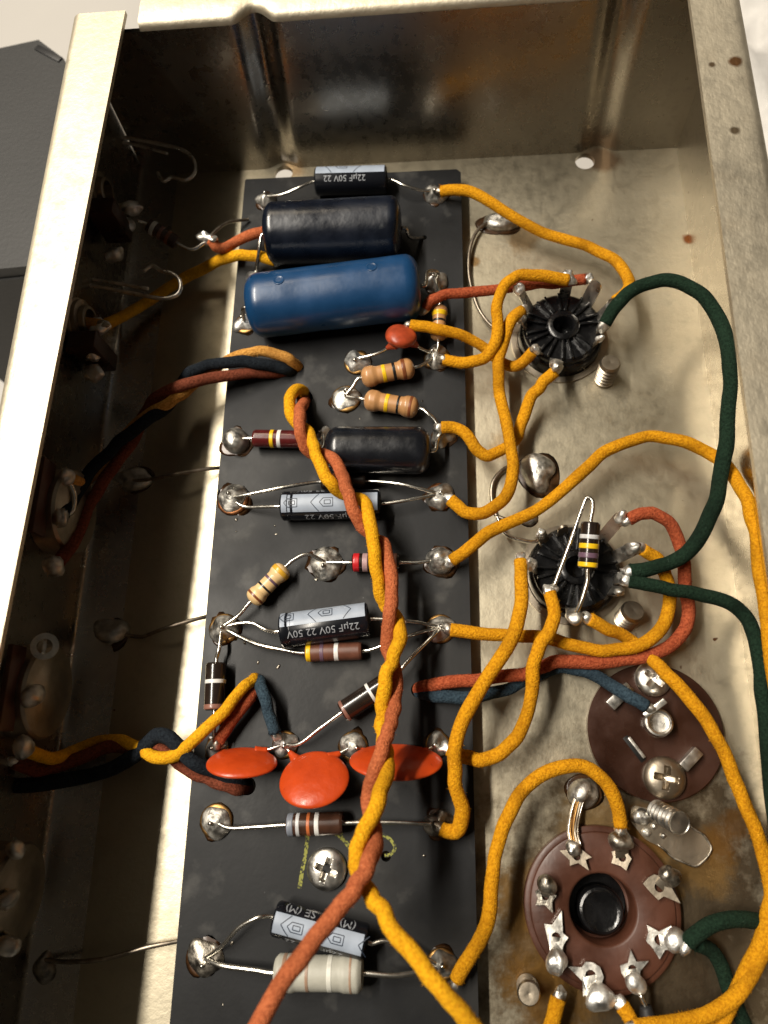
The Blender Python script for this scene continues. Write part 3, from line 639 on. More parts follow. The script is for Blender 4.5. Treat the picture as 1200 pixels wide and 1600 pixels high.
def dipped(label, a, b, dpx, zc, m, squash, ends, dents=(), leads=(), bulge=0.0, seed=1, endr=0.4):
    """A wax- or lacquer-dipped foil capacitor: a slightly uneven rounded cylinder."""
    za, zb = zc if isinstance(zc, tuple) else (zc, zc)
    pa, pb = P(*a, za), P(*b, zb); L = np.linalg.norm(pb-pa); R = dpx/scl((pa+pb)/2)/2; ax, up, sd = basis(pb-pa); r = np.random.default_rng(seed)
    t = thing('foil_capacitor', label, 'capacitor', V(*((pa+pb)/2)[:2], BT), 'dipped foil capacitors on the circuit board')
    seg, n = 48, 60; vs = []; w = [(r.normal(0, 1.2, 2), r.uniform(0, 6)) for _ in range(5)]
    el = R*endr
    for i in range(n+1):
        h = L*i/n if 0.12 < i/n < 0.88 else (L*0.12*(1-math.cos(math.pi/2*(i/n)/0.12)) if i/n <= 0.12 else L-L*0.12*(1-math.cos(math.pi/2*(1-i/n)/0.12)))
        e = min(h, L-h); k = 1.0 if e > el else math.sqrt(max(0, 1-((el-e)/el)**2))*0.55+0.45
        if i in (0, n): k = 0.0
        for j in range(seg):
            th = 2*math.pi*j/seg; rr = R*k*(1+bulge*sum(math.sin(f[0]*h/4+f[1]*round(th*0)+math.cos(th+p)*1.5) for f, p in w)/5)
            vs.append(pa+ax*h+rr*(math.cos(th)*up*squash+math.sin(th)*sd))
    fs = [(i*seg+j, i*seg+(j+1) % seg, (i+1)*seg+(j+1) % seg, (i+1)*seg+j) for i in range(n) for j in range(seg)]
    bo = put('dipped_body', G().add(vs, fs), m, t)
    for h, th in dents:
        c = pa+ax*h+R*1.0*(math.cos(th)*up*squash+math.sin(th)*sd); nn = nrm(math.cos(th)*up/squash+math.sin(th)*sd)
        put('round_dimple', lathe(G(), c-nn*0.16, nn, [(1.2, 0.0), (1.16, 0.2), (1.02, 0.23), (0.92, 0.17), (0.5, 0.165), (0, 0.17)], 20), m, bo)
    for which, pts in leads:
        stp = pa if which == 'a' else pb; d = -ax if which == 'a' else ax
        lead(t, [stp-d*0.1, stp+d*0.9]+[q if isinstance(q, np.ndarray) else P(*q) for q in pts], 0.85)
    return t
def disc_cap(label, cx, cy, z, rx, ry, nrmv, rot, leads, th=1.1, seed=3, amp=0.05, m='red_lacquer'):
    """A lacquered ceramic disc: half widths rx, ry in mm in its own plane, facing nrmv."""
    c = P(cx, cy, z); nn = nrm(np.array(nrmv, float)); u = nrm(EX-nn*nn[0]); v = np.cross(nn, u); cr, sr = math.cos(rot), math.sin(rot); u, v = u*cr+v*sr, v*cr-u*sr
    t = thing('disc_capacitor', label, 'capacitor', V(c[0], c[1], BT), 'red ceramic disc capacitors')
    M = np.stack([u, v, nn], 1)
    g = lump(G(), c, rx, ry, th, 0, amp, 48, 26, tilt=M, cut=-2, seed=seed, freq=0.55); put('lacquer_body', g, m, t)
    for pts in leads:
        q = [P(*p) if not isinstance(p, np.ndarray) else p for p in pts]
        gg = G(); d = nrm(q[1]-q[0]); tube(gg, [q[0]-d*0.8, q[0]+d*0.4, q[0]+d*1.3], [1.2, 0.8, 0.42], 12, 0.3); put('lacquer_neck', gg, m, t)
        lead(t, q, 0.7)
    return t
def phillips(px, py, rpx, z, label, m='plated_metal', rot=0.4, dome=0.34, shank=3.0):
    c = P(px, py, z); R = rpx/scl(c); t = thing('pan_head_screw', label, 'screw', V(c[0], c[1], z-0.05), 'cross head screws')
    nr, ns = 40, 128; vs = []; ss = lambda v: min(1, max(0, v))**2*(3-2*min(1, max(0, v)))
    for i in range(nr+1):
        f = i/nr; r = R*f
        for j in range(ns):
            a = 2*math.pi*j/ns; x, y = abs(r*math.cos(a+rot))/R, abs(r*math.sin(a+rot))/R; zz = R*dome*2*math.sqrt(max(0, 1-(f*0.97)**2))**0.75*0.72
            w = 0.15-0.03*f; k = max(ss((w-x)/0.05+0.5)*ss((0.54-y)/0.08+0.5), ss((w-y)/0.05+0.5)*ss((0.54-x)/0.08+0.5))
            zz -= k*R*(0.60-0.50*f)
            vs.append((c[0]+r*math.cos(a), c[1]+r*math.sin(a), z+max(zz, -R*0.35 if f < 0.9 else 0.05)))
    for j in range(ns): a = 2*math.pi*j/ns; vs.append((c[0]+R*math.cos(a), c[1]+R*math.sin(a), z-0.02))
    fs = [(i*ns+j, i*ns+(j+1) % ns, (i+1)*ns+(j+1) % ns, (i+1)*ns+j) for i in range(nr+1) for j in range(ns)]
    put('screw_head', G().add(vs, [f[::-1] for f in fs]), m, t, smooth='auto')
    put('shank', lathe(G(), V(c[0], c[1], z-shank), EZ, [(R*0.45, 0), (R*0.45, shank-0.05)], 16), m, t, smooth='auto'); return t
def stud(px, py, rpx, hgt, label, lean=(0, 0), m='plated_metal', z=0.0):
    c = P(px, py, hgt*0.8); R = rpx/scl(c); ax = nrm(V(lean[0], lean[1], 1)); b = c-ax*(hgt*0.8-z)
    t = thing('threaded_stud', label, 'screw', b, 'screw ends standing up through the chassis floor')
    pr = [(0, 0)]; h = 0.0; p = 1.05
    while h < hgt-0.4: pr += [(R*0.72, h), (R*0.72, h+p*0.25), (R, h+p*0.5), (R, h+p*0.68)]; h += p
    pr += [(R*0.9, hgt-0.25), (R*0.86, hgt), (R*0.4, hgt+0.03), (0, hgt-0.06)]
    put('thread', lathe(G(), b, ax, pr, 26), m, t, smooth='auto')
    return t

# ------------------------------------------------------------------ components on the board
J = lambda k, dz=0.0: JO[k]+V(0, 0, dz)
electrolytic('small black electrolytic capacitor at the far end of the board', (494, 284), (604, 281), 42, 7.2, (-1.35, 0.15), [('22µF 50V 22', 7.0, 0.52, 1.85, True)],
             [('chev', 2.5), ('chevr', 10.5), ('zero', 6.5)], [('a', [(470, 292, 7.5), (440, 304, 6.6), J('c1l')]), ('b', [(630, 289, 7.4), (660, 298, 6.2), J('c1r')])], crimp='none')
dipped('large dark navy dipped capacitor lying against the light blue one', (416, 366), (627, 357), 94, 10.6, 'navy_dip', 1.0, 0, [], [('a', [(405, 390, 9), (400, 425, 5)]), ('b', [(640, 370, 8), (664, 372, 3)])], bulge=0.05, seed=4, endr=0.3)
dipped('large bright blue dipped capacitor with two round dimples', (388, 480), (657, 447), 100, 10.9, 'blue_dip', 0.98, 0, [(8.0, -0.15), (27.0, -0.22)], [('a', [(380, 492, 8), J('c3l')]), ('b', [(668, 425, 10), (684, 426, 8), J('c3r')])], bulge=0.015, seed=8, endr=0.42)
dipped('black dipped capacitor in the middle of the board', (510, 703), (672, 704), 74, 8.6, 'black_dip', 0.95, 0, [], [('a', [(505, 695, 7), J('c4l')]), ('b', [(683, 690, 8), J('r2r')])], bulge=0.03, seed=9, endr=0.55)
electrolytic('black electrolytic capacitor with grey stripe below the black dipped capacitor', (441, 791), (594, 787), 46, 7.0, (-0.55, 0.75), [('22µF 50V 22', 10, 1.18, 2.0, True), ('22 50V', 6, -1.05, 1.9, True)],
             [('chev', 6.2), ('zero', 9.6), ('zero', 2.6), ('chev', 14.5)], [('a', [(410, 792, 6.2), (380, 791, 5.2), J('c5l')]), ('b', [(640, 781, 7), J('c5r', 0.2)])])
resistor('dark resistor half hidden under the black dipped capacitor', (503, 753), (572, 752), 26, 6.0, 'dark_carbon_body', [(0.3, 0.9, 'brown')], leads=[('a', [(440, 762, 7.2), (385, 773, 6.4), J('c5l')]), ('b', [(630, 757, 7.2), (672, 768, 6.6), J('c5r')])])
electrolytic('black electrolytic capacitor beside the cream resistor, tilted slightly', (440, 986), (576, 968), 54, 7.4, (-1.25, -0.05), [('22µF 50V 22 50V', 8.2, 0.42, 1.9, True)],
             [('chev', 5.6), ('chevr', 13.6), ('zero', 9.2), ('zero', 2.0)], [('a', [(415, 984, 6.5), (395, 974, 6.2), (372, 974, 6), J('c6l')]), ('b', [(610, 968, 7.4), (650, 972, 7), J('c6r', 0.3)])])
electrolytic('black electrolytic capacitor with light stripe near the grey ceramic resistor', (430, 1434), (572, 1472), 52, 7.6, (-0.6, 0.62), [('SE (M)', 4.2, -1.0, 2.0, True), ('(M)', 12.2, -0.95, 2.0, True), ('22µF 50V 22', 7.5, 1.02, 1.9, True)],
             [('chev', 1.6), ('zero', 4.4), ('zero', 11.2), ('chev', 14.6)], [('a', [(405, 1433, 8.4), (375, 1448, 8), (345, 1480, 6.4), J('c7l', -0.4)]), ('b', [(600, 1470, 7.4), (640, 1484, 7), J('c7r')])])
resistor('tan resistor nearest the small red disc, ringed yellow, black and brown', (565, 591), (647, 574), 33, 7.0, 'tan_body', [(0.43, 0.75, 'yellow'), (0.62, 0.6, 'black'), (0.80, 0.75, 'brown')], 'dogbone', [('a', [(552, 603, 6.4), J('r2l', 0.4)]), ('b', [(662, 569, 6.6), J('r1r')])])
resistor('tan resistor sloping down to the black dipped capacitor', (570, 624), (653, 638), 34, 6.8, 'tan_body', [(0.43, 0.75, 'yellow'), (0.64, 0.45, 'black'), (0.87, 0.55, 'brown')], 'dogbone', [('a', [(556, 622, 6.2), J('r2l', 0.2)]), ('b', [(668, 646, 6.8), (678, 655, 6.4), J('r2r')])])
resistor('tan resistor standing beside the right end of the blue capacitor', (687, 478), (685, 531), 25, (7.6, 6.8), 'tan_body', [(0.26, 0.9, 'yellow'), (0.47, 0.5, 'black'), (0.72, 0.6, 'brown')], 'dogbone', [('a', [(687, 462, 8), J('c3r')]), ('b', [(684, 544, 6.4), J('r1r')])])
resistor('maroon resistor with yellow and white bands next to the twisted pair', (397, 685), (492, 687), 28, 6.4, 'maroon_body', [(0.31, 0.75, 'yellow'), (0.43, 0.75, 'white')], leads=[('a', [J('r3l')]), ('b', [J('c4l')])])
resistor('dark resistor with red and pink bands under the twisted pair', (551, 879), (624, 879), 29, 6.2, 'dark_carbon_body', [(0.09, 1.2, 'red'), (0.28, 1.0, 'pink'), (0.9, 1.0, 'rose')], leads=[('a', [J('r5l')]), ('b', [(650, 879, 6.2), J('r5r')])])
resistor('cream resistor sloping between two solder joints', (392, 940), (446, 886), 31, 7.0, 'cream_body', [(0.86, 0.9, 'gold'), (0.60, 0.5, 'violet'), (0.40, 0.4, 'black'), (0.14, 0.45, 'brown')], 'dogbone', [('a', [(372, 962, 6.4), J('c6l', 0.4)]), ('b', [(460, 874, 7), (480, 866, 6.8), J('r5l', 0.1)])])
resistor('brown resistor with yellow and white bands tucked beside the tilted capacitor', (478, 1020), (565, 1017), 28, 6.0, 'brown_body', [(0.06, 0.9, 'yellow'), (0.30, 0.7, 'violet'), (0.56, 0.8, 'white')], leads=[('a', [(440, 1015, 6), (400, 1006, 5.8), (365, 990, 6), J('c6l', -0.2)]), ('b', [(600, 1008, 6.6), (650, 990, 6.6), J('c6r', 0.1)])])
resistor('near black resistor standing upright at the left edge of the board', (338, 1036), (335, 1110), 32, 6.4, 'dark_carbon_body', [(0.40, 0.7, 'white'), (0.93, 0.9, 'rose')], leads=[('a', [(342, 1015, 6.8), J('c6l', 0.2)]), ('b', [(334, 1130, 6), J('k1l')])])
resistor('near black resistor lying diagonally with a white band', (535, 1113), (603, 1068), 34, 7.2, 'dark_carbon_body', [(0.06, 0.6, 'rose'), (0.66, 0.55, 'white')], leads=[('a', [(500, 1138, 7), (465, 1163, 6.4), J('k1r')]), ('b', [(640, 1030, 7.6), (680, 990, 7.0), J('c6r', 0.2)])])
resistor('brown resistor with grey, orange and white bands above the board screw', (449, 1289), (536, 1286), 34, 6.6, 'carbon_body', [(0.07, 1.1, 'grey'), (0.21, 0.6, 'silver'), (0.40, 0.55, 'orange'), (0.55, 0.75, 'white')], leads=[('a', [(400, 1292, 6.4), (355, 1293, 5.8), J('r9l', -0.2)]), ('b', [(620, 1285, 6.4), J('r9r')])])
resistor('big grey ceramic resistor at the near end of the board', (431, 1520), (566, 1521), 54, 7.4, 'grey_body', [(0.12, 0.6, 'rustred'), (0.385, 0.5, 'rustred'), (0.64, 0.75, 'pale'), (0.88, 0.35, 'rustred')], 'ceramic', [('a', [(400, 1516, 7.0), (345, 1508, 6.2), J('c7l', -0.4)]), ('b', [(620, 1524, 7.2), J('c7r', -0.1)])], leadd=0.95)
disc_cap('red ceramic disc leaning at the left end of the row of three', 378, 1191, 8.6, 6.1, 4.6, (0.05, 0.86, 0.5), 0.10, [[(408, 1174, 5.6), (430, 1168, 5.6), J('k1r')], [(352, 1178, 5.6), J('k1l')]], 1.15, 5)
disc_cap('round red ceramic disc in the middle of the row of three', 490, 1216, 8.8, 6.1, 5.9, (-0.05, 0.62, 0.80), 0.25, [[(459, 1183, 5.8), J('k1r')], [(522, 1182, 6), J('k2r')]], 1.25, 6, 0.06)
disc_cap('red ceramic disc lying under the twisted pair, right end of the row', 619, 1190, 8.8, 7.9, 5.2, (0.04, 0.84, 0.52), 0.06, [[(574, 1176, 5.8), J('k2r')], [(660, 1176, 5.8), J('k3r')]], 1.2, 12)
disc_cap('small brownish red disc on end next to the blue capacitor', 626, 525, 10.0, 3.1, 3.4, (0.1, 0.45, 0.9), 0.2, [[(612, 540, 9), (590, 552, 7), J('d1', 0.2)], [(645, 536, 9), (660, 546, 7.4), J('r1r', 0.2)]], 1.7, 2, 0.2, 'brown_lacquer')
phillips(511, 1357, 31, BT+0.02, 'cross head screw fixing the board near its yellow stamp', rot=0.35)

# ------------------------------------------------------------------ small tube sockets
def pin(parent, base, tip, w, m, blob=0.0, th=0.45, mblob='solder', name='solder_pin'):
    d = nrm(tip-base); L = np.linalg.norm(tip-base); side = nrm(np.cross(d, EZ)) if abs(d[2]) < 0.98 else EX; nn = np.cross(side, d)
    out = [(-w/2, 0), (w/2, 0), (w/2, L-w*0.5)]+[(w/2*math.cos(a), L-w*0.5+w/2*math.sin(a)) for a in np.linspace(0.3, math.pi-0.3, 6)]+[(-w/2, L-w*0.5)]
    g = plate(G(), out, -th/2, th/2, (base, side, d, nn)); o = put(name, g, m, parent, smooth='auto')
    if blob: put('solder_tip', lump(G(), tip-d*blob*0.9, blob*0.9, blob*0.8, blob*1.25, rng.uniform(0, 3), 0.25, 14, 10, cut=-2, tilt=np.stack([side, nn, d], 1), freq=0.8), mblob, o)
    return o
def noval(label, cx, cy, rpx, z, pins, rot=0.0):
    c = P(cx, cy, z); R = rpx/scl(c); o = V(c[0], c[1], 0)
    t = thing('tube_socket', label, 'tube socket', o, 'black tube sockets')
    body = put('socket_body', lathe(G(), o, EZ, [(R, 0.0), (R, z*0.55), (R*0.97, z*0.62), (R*0.93, z*0.66), (R*0.92, z*0.8), (R*0.86, z*0.88), (R*0.40, z*0.88), (R*0.38, z*1.02), (R*0.34, z*1.06), (R*0.25, z*1.06), (R*0.22, z*1.0), (R*0.21, z*0.3), (0, z*0.28)], 54), 'bakelite', t, smooth='auto')
    for k in range(9):
        for dlt in (-0.13, 0.13):
            a = rot+k*2*math.pi/9.6+dlt; d = V(math.cos(a), math.sin(a), 0)
            g = box(G(), o+d*R*0.64+V(0, 0, z*0.93), d, np.cross(EZ, d), EZ, R*0.24, 0.26, z*0.09, 0.1); put('radial_rib', g, 'bakelite', body, smooth='auto')
    put('mounting_ring', lathe(G(), o, EZ, [(R*1.0, 0.02), (R*1.16, 0.02), (R*1.16, 0.45), (R*1.02, 0.5)], 48, close=False), 'aged_plate', t, smooth='auto')
    for (x, y, zt, w, m, bl) in pins:
        tip = P(x, y, zt); d = tip-o; d[2] = 0; b = o+nrm(d)*min(R*0.82, max(np.linalg.norm(d)-1.0, R*0.5))+V(0, 0, z*0.75); pin(t, b, tip, w, m, bl, mblob=rng.choice(['white_solder', 'white_solder', 'solder']))
    return t
noval('black tube socket at the far end beside the blue capacitor', 880, 508, 66, 6.2, [
    (889, 425, 11.5, 2.4, 'plated_metal', 1.5), (934, 440, 11.0, 2.8, 'plated_metal', 0), (962, 470, 10.5, 2.0, 'plated_metal', 1.3), (808, 446, 11.5, 2.0, 'plated_metal', 1.2),
    (812, 492, 9.5, 2.0, 'plated_metal', 1.2), (836, 545, 9.5, 2.0, 'plated_metal', 1.3), (868, 572, 11.0, 2.4, 'plated_metal', 1.4), (940, 527, 9.0, 2.0, 'aged_plate', 0.9), (946, 500, 9.5, 2.0, 'aged_plate', 1.1)], 0.2)
noval('black tube socket in the middle with a resistor soldered across it', 901, 886, 72, 6.2, [
    (828, 880, 10.0, 2.2, 'plated_metal', 1.3), (843, 830, 9.0, 2.2, 'aged_plate', 1.0), (974, 803, 11.5, 2.4, 'plated_metal', 1.2), (994, 855, 10.5, 2.6, 'plated_metal', 1.5),
    (980, 900, 9.5, 2.2, 'plated_metal', 1.2), (972, 925, 8.5, 2.0, 'plated_metal', 0.9), (898, 968, 9.5, 2.6, 'plated_metal', 1.7), (862, 920, 9.5, 2.2, 'plated_metal', 1.1), (880, 822, 8.5, 2.0, 'aged_plate', 0)], 0.0)
resistor('black resistor with silver, yellow and violet bands across the middle socket', (923, 816), (918, 888), 30, (14.0, 12.0), 'dark_carbon_body', [(0.32, 0.75, 'silver'), (0.52, 0.9, 'yellow'), (0.72, 0.9, 'violet'), (0.92, 0.85, 'yellow')],
         leads=[('a', [(926, 796, 14.4), (925, 781, 14.6), (918, 777, 14.6), (912, 788, 14.3), (890, 850, 12), (866, 915, 10)]), ('b', [(918, 905, 11.5), (908, 940, 10.5), (900, 958, 9.5)])], group='resistors on a tube socket')
stud(952, 572, 16, 6.5, 'threaded screw end beside the far tube socket', (0.02, 0.10), 'aged_plate')
stud(987, 957, 18, 5.5, 'threaded screw end between the middle tube socket and the brown disc', (0.12, 0.22), 'aged_plate')
stud(826, 1550, 18, 6.5, 'threaded screw end at the near left of the big brown socket', (-0.06, 0.1), 'aged_plate')

# ------------------------------------------------------------------ big brown socket
t = thing('octal_socket', 'big round brown tube socket with eight jagged contacts', 'tube socket', V(OCT[0], OCT[1], 0))
R = 12.9; o = V(OCT[0], OCT[1], 0)
bo = put('socket_disc', lathe(G(), o, EZ, [(R*0.90, 0.0), (R*1.0, 0.1), (R*1.0, 1.7), (R*0.985, 1.85), (R*0.93, 1.9), (R*0.92, 2.3), (R*0.90, 2.45), (R*0.46, 2.45), (R*0.435, 2.3), (R*0.42, 2.0), (R*0.42, -3.0), (R*0.39, -3.2)], 72, close=False), 'phenolic', t, smooth='auto')
pc = V(P(940, 1424, 0)[0], P(940, 1424, 0)[1], 0)
pl = put('tube_key', lathe(G(), pc+V(0, 0, -8), EZ, [(5.6, 0), (5.6, 4.4), (4.0, 4.6), (3.9, 7.1), (3.6, 7.6), (3.2, 7.75), (2.9, 7.6), (2.6, 7.5), (0, 7.55)], 40), 'bakelite', t, smooth='auto')
def star(cx, cy, rpx, z, rot, m, hole=True, npt=5):
    c = P(cx, cy, z); s = rpx/scl(c); out = []
    for i in range(npt*2):
        a = rot+math.pi*i/npt; k = s*(max(0.7, 1.02+0.26*rng.normal()) if i % 2 == 0 else 0.62+0.09*rng.normal()); a += 0.12*rng.normal(); out.append((k*math.cos(a), k*math.sin(a)))
    tl = V(-0.12+rng.normal()*0.06, 0.05+rng.normal()*0.06, 1); az = nrm(tl); ax = nrm(EX-az*az[0]); ay = np.cross(az, ax)
    return plate(G(), out, -0.3, 0.3, (c, ax, ay, az), holes=[circ(0, 0, s*0.30, 10)] if hole else [])
for (sx, sy, rp, rot, dx, dy, dr, m, dm) in ((901, 1338, 20, 0.3, 897, 1325, 13, 'aged_plate', 'solder'), (972, 1340, 20, 1.2, 970, 1314, 19, 'aged_plate', 'old_solder'), (1030, 1386, 25, 0.6, 1046, 1368, 17, 'aged_plate', 'old_solder'),
                                        (1030, 1468, 25, 2.1, 1056, 1470, 19, 'plated_metal', 'white_solder'), (988, 1514, 22, 1.6, 995, 1538, 17, 'plated_metal', 'white_solder'), (923, 1524, 28, 1.8, 934, 1562, 23, 'plated_metal', 'white_solder'),
                                        (869, 1464, 23, 1.3, 869, 1502, 19, 'plated_metal', 'white_solder'), (852, 1400, 20, 0.2, 856, 1384, 15, 'old_solder', 'old_solder')):
    k = put('contact', star(sx, sy, rp, 3.3, rot, m), m, t, smooth=False)
    c = P(dx, dy, 4.4); s = dr/scl(c); put('solder_lug', lump(G(), c, s, s*0.86, s*0.8, rng.uniform(0, 3), 0.16, 18, 12, cut=-0.8, freq=0.7), dm, k)
    a = P(sx, sy, 3.2); b = P(dx, dy, 4.0); d = nrm(b-a)
    put('contact_neck', box(G(), (a+b)/2, d, nrm(np.cross(EZ, d)), np.cross(d, nrm(np.cross(EZ, d))), np.linalg.norm(b-a)/2, s*0.55, 0.28, 0.08), m, k, smooth='auto')
# earth lug with a screw beside the brown socket
a, b = P(985, 1268, 0.5), P(1108, 1338, 0.5); d = nrm(b-a); n_ = np.cross(EZ, d); L = np.linalg.norm(b-a)
lt = thing('earth_lug', 'flat grey solder covered lug between the two brown sockets', 'lug', V(*((a+b)/2)[:2], 0))
out = []
for i in range(40):
    u = 2*math.pi*i/40; x = L/2*math.cos(u); w = (2.4+1.5*(x/L+0.5))*(1+0.06*math.sin(u*5)+0.05*math.sin(u*9+1)); out.append((x*(1+0.03*math.sin(u*7)), w*math.copysign(abs(math.sin(u))**0.7, math.sin(u))))
put('lug_plate', plate(G(), out, 0.03, 0.6, ((a+b)/2-V(0, 0, 0.5), d, n_, EZ)), 'aged_plate', lt, smooth='auto')
g = G(); tube(g, [(a+b)/2+d*x*0.97+n_*y*0.94+V(0, 0, 0.1) for x, y in out[-11:]+out[:12]], 0.2, 8, 0.4, wob=0.12); put('solder_rim', g, 'old_solder', lt)
put('solder_skin', lump(G(), P(1002, 1275, 0.6), 1.7, 1.4, 1.5, 0.4, 0.25, 22, 12, cut=-0.2), 'solder', lt)
for x, y in ((1022, 1290), (1028, 1263), (1036, 1306), (1010, 1300)): put('solder_skin', lump(G(), P(x, y, 0.6), rng.uniform(0.4, 0.9), rng.uniform(0.4, 0.7), 0.5, rng.uniform(0, 3), 0.3, 12, 8, cut=-0.2), 'solder', lt)
stud(1050, 1280, 18, 7.0, 'threaded screw end standing in the flat earth lug', (0.32, -0.22), z=0.6)
for q in range(9):                                  # braided strands from blob to socket
    x = 888+random.uniform(0, 14)
lt = thing('braid_strap', 'short frayed copper braid from chassis solder to the big brown socket', 'braid', P(900, 1280, 0))
for q in range(9):
    x = 890+q*2.0
    lead(lt, [P(x+8, 1245, 2.4), P(x+1, 1272+random.uniform(-3, 3), 2.0+random.random()*0.8), P(x-2+random.uniform(-2, 2), 1300, 3.4), P(x+2, 1322, 4.0)], 0.34, random.choice(['aged_plate', 'tinned_wire', 'brass']), 'strand')

# ------------------------------------------------------------------ brown two-screw disc
c = P(1024, 1143, 1.6); R = 11.9
t = thing('brown_terminal_disc', 'dark brown fibre disc with two screws and rolled terminal', 'terminal', V(c[0], c[1], 0))
put('fibre_disc', lathe(G(), V(c[0], c[1], 0.02), EZ, [(R, 0), (R, 1.5), (R*0.985, 1.65), (0, 1.65)], 64), 'dark_phenolic', t, smooth='auto')
e = P(1032, 1130, 4.0); o = put('rolled_terminal', lathe(G(), V(e[0], e[1], 1.7), nrm(V(-0.1, 0.05, 1)), [(2.5, 0), (2.2, 0.4), (2.1, 2.2), (2.35, 2.6), (2.05, 2.75), (1.65, 2.5), (1.6, 0.5), (0, 0.4)], 30), 'plated_metal', t, smooth='auto')
put('terminal_tab', box(G(), P(1023, 1106, 4.6), nrm(V(0.75, 0.55, 0.25)), nrm(V(-0.55, 0.75, 0.0)), nrm(V(-0.2, -0.14, 0.9)), 2.3, 0.5, 0.9, 0.15), 'plated_metal', o, smooth='auto')
d = nrm(P(1005, 1182, 2)-P(982, 1152, 2)); put('slot_contact', box(G(), P(994, 1168, 1.9), d, np.cross(EZ, d), EZ, 2.1, 0.28, 0.55, 0.1), 'plated_metal', t, smooth='auto')
put('slot_edge', box(G(), P(991, 1170, 1.72), d, np.cross(EZ, d), EZ, 2.5, 0.5, 0.05, 0.02), 'black_void', t, smooth='auto')
d = nrm(P(1090, 1172, 2)-P(1068, 1196, 2)); put('blade_contact', box(G(), P(1078, 1186, 2.6), d, np.cross(EZ, d), EZ, 2.1, 0.9, 1.0, 0.15), 'plated_metal', t, smooth='auto')
d = nrm(P(980, 1076, 2)-P(960, 1096, 2)); put('blade_contact', box(G(), P(968, 1088, 2.2), d, np.cross(EZ, d), EZ, 2.6, 1.0, 0.8, 0.15), 'plated_metal', t, smooth='auto')
phillips(1019, 1061, 27, 1.72, 'cross head screw on the far edge of the brown disc', rot=0.7, dome=0.40)
phillips(1037, 1215, 32, 1.72, 'cross head screw on the near edge of the brown disc', 'aged_plate', rot=0.2, dome=0.40)

# ------------------------------------------------------------------ wires
GO = 'orange cloth covered wires'
wire('orange_wire', 'orange cloth wire from the far board corner to the far socket', [(690, 299, 6.6), (715, 296, 7.8), (745, 303, 8.0), (790, 331, 7.0), (850, 364, 5.5), (915, 384, 5.5), (957, 405, 6.5), (981, 430, 8.5), (982, 452, 10), (962, 470, 10.6)], 'orange_cloth', group=GO, ends=(1, 0))
wire('orange_wire', 'orange cloth wire arching high to the far socket, beside the red wire', [(694, 562, 6.8), (722, 567, 7.4), (756, 559, 8.5), (776, 530, 10), (776, 480, 11.5), (789, 444, 12.5), (812, 430, 12.8), (850, 432, 12.4), (887, 438, 11.2)], 'orange_cloth', group=GO, ends=(1, 0))
wire('orange_wire', 'orange cloth wire from the small red disc to the far socket', [(642, 508, 9.6), (668, 512, 9.8), (700, 518, 8.8), (735, 528, 6.6), (764, 551, 4.4), (790, 570, 4.2), (812, 570, 5.6), (833, 549, 8.6)], 'orange_cloth', r=1.14, group=GO)
wire('orange_wire', 'orange cloth wire running down from the far socket to a mid board joint', [(816, 486, 9.0), (802, 498, 9.4), (790, 525, 8.8), (779, 562, 8.0), (780, 610, 7.6), (790, 655, 8.2), (799, 705, 9.0), (801, 745, 8.6), (788, 780, 7.6), (755, 800, 7.0), (728, 799, 7.0), (704, 781, 6.8)], 'orange_cloth', group=GO, ends=(0, 1))
wire('orange_wire', 'orange cloth wire from the far socket curling to the black capacitor joint', [(868, 580, 9.0), (850, 597, 7.6), (832, 617, 6.0), (819, 648, 4.8), (808, 682, 4.6), (787, 704, 5.2), (760, 711, 6.2), (743, 700, 7.0), (730, 678, 7.6), (712, 667, 7.6), (690, 668, 7.4)], 'orange_cloth', group=GO)
wire('orange_wire', 'long orange cloth wire arching over the floor and down the right wall', [(706, 876, 7.0), (722, 866, 7.8), (742, 847, 8.0), (785, 822, 6.8), (838, 797, 6.0), (880, 765, 6.6), (920, 726, 7.0), (962, 696, 7.2), (1015, 682, 7.0), (1070, 691, 7.0), (1112, 711, 6.4), (1143, 738, 5.8), (1168, 783, 5.4), (1181, 834, 5.2), (1188, 895, 5), (1197, 960, 5), (1208, 1040, 5), (1222, 1140, 5), (1230, 1260, 5), (1222, 1380, 5), (1196, 1470, 5), (1150, 1555, 5), (1100, 1588, 5.4), (1040, 1600, 6), (990, 1606, 7)], 'orange_cloth', group=GO, ends=(1, 0))
wire('orange_wire', 'orange cloth wire standing against the right wall', [(1225, 640, 12), (1205, 690, 12), (1190, 740, 11), (1191, 810, 10), (1200, 870, 10), (1214, 950, 9), (1238, 1080, 8)], 'orange_cloth', r=1.1, group=GO)
wire('orange_wire', 'orange cloth wire sweeping from a mid board joint round the middle socket', [(704, 984, 6.8), (745, 989, 6.8), (790, 993, 6.0), (836, 996, 5.4), (886, 1006, 5.2), (939, 1017, 5.6), (989, 1010, 6.2), (1026, 991, 6.6), (1046, 957, 6.6), (1043, 912, 6.4), (1026, 874, 8), (1003, 858, 9.6)], 'orange_cloth', group=GO, ends=(1, 0))
wire('orange_wire', 'orange cloth wire from the middle socket over the brown disc', [(921, 967, 7.6), (950, 983, 6.2), (985, 1000, 3.4), (1010, 1022, 4.4), (1030, 1042, 6.4), (1052, 1064, 7.4), (1082, 1096, 7.6), (1119, 1152, 7.0), (1138, 1195, 6.0), (1155, 1235, 5.2), (1178, 1292, 5), (1197, 1345, 5), (1204, 1400, 5.2), (1196, 1450, 5), (1170, 1512, 4.6), (1140, 1575, 4.2), (1110, 1620, 4.2)], 'orange_cloth', group=GO, ends=(2, 0))
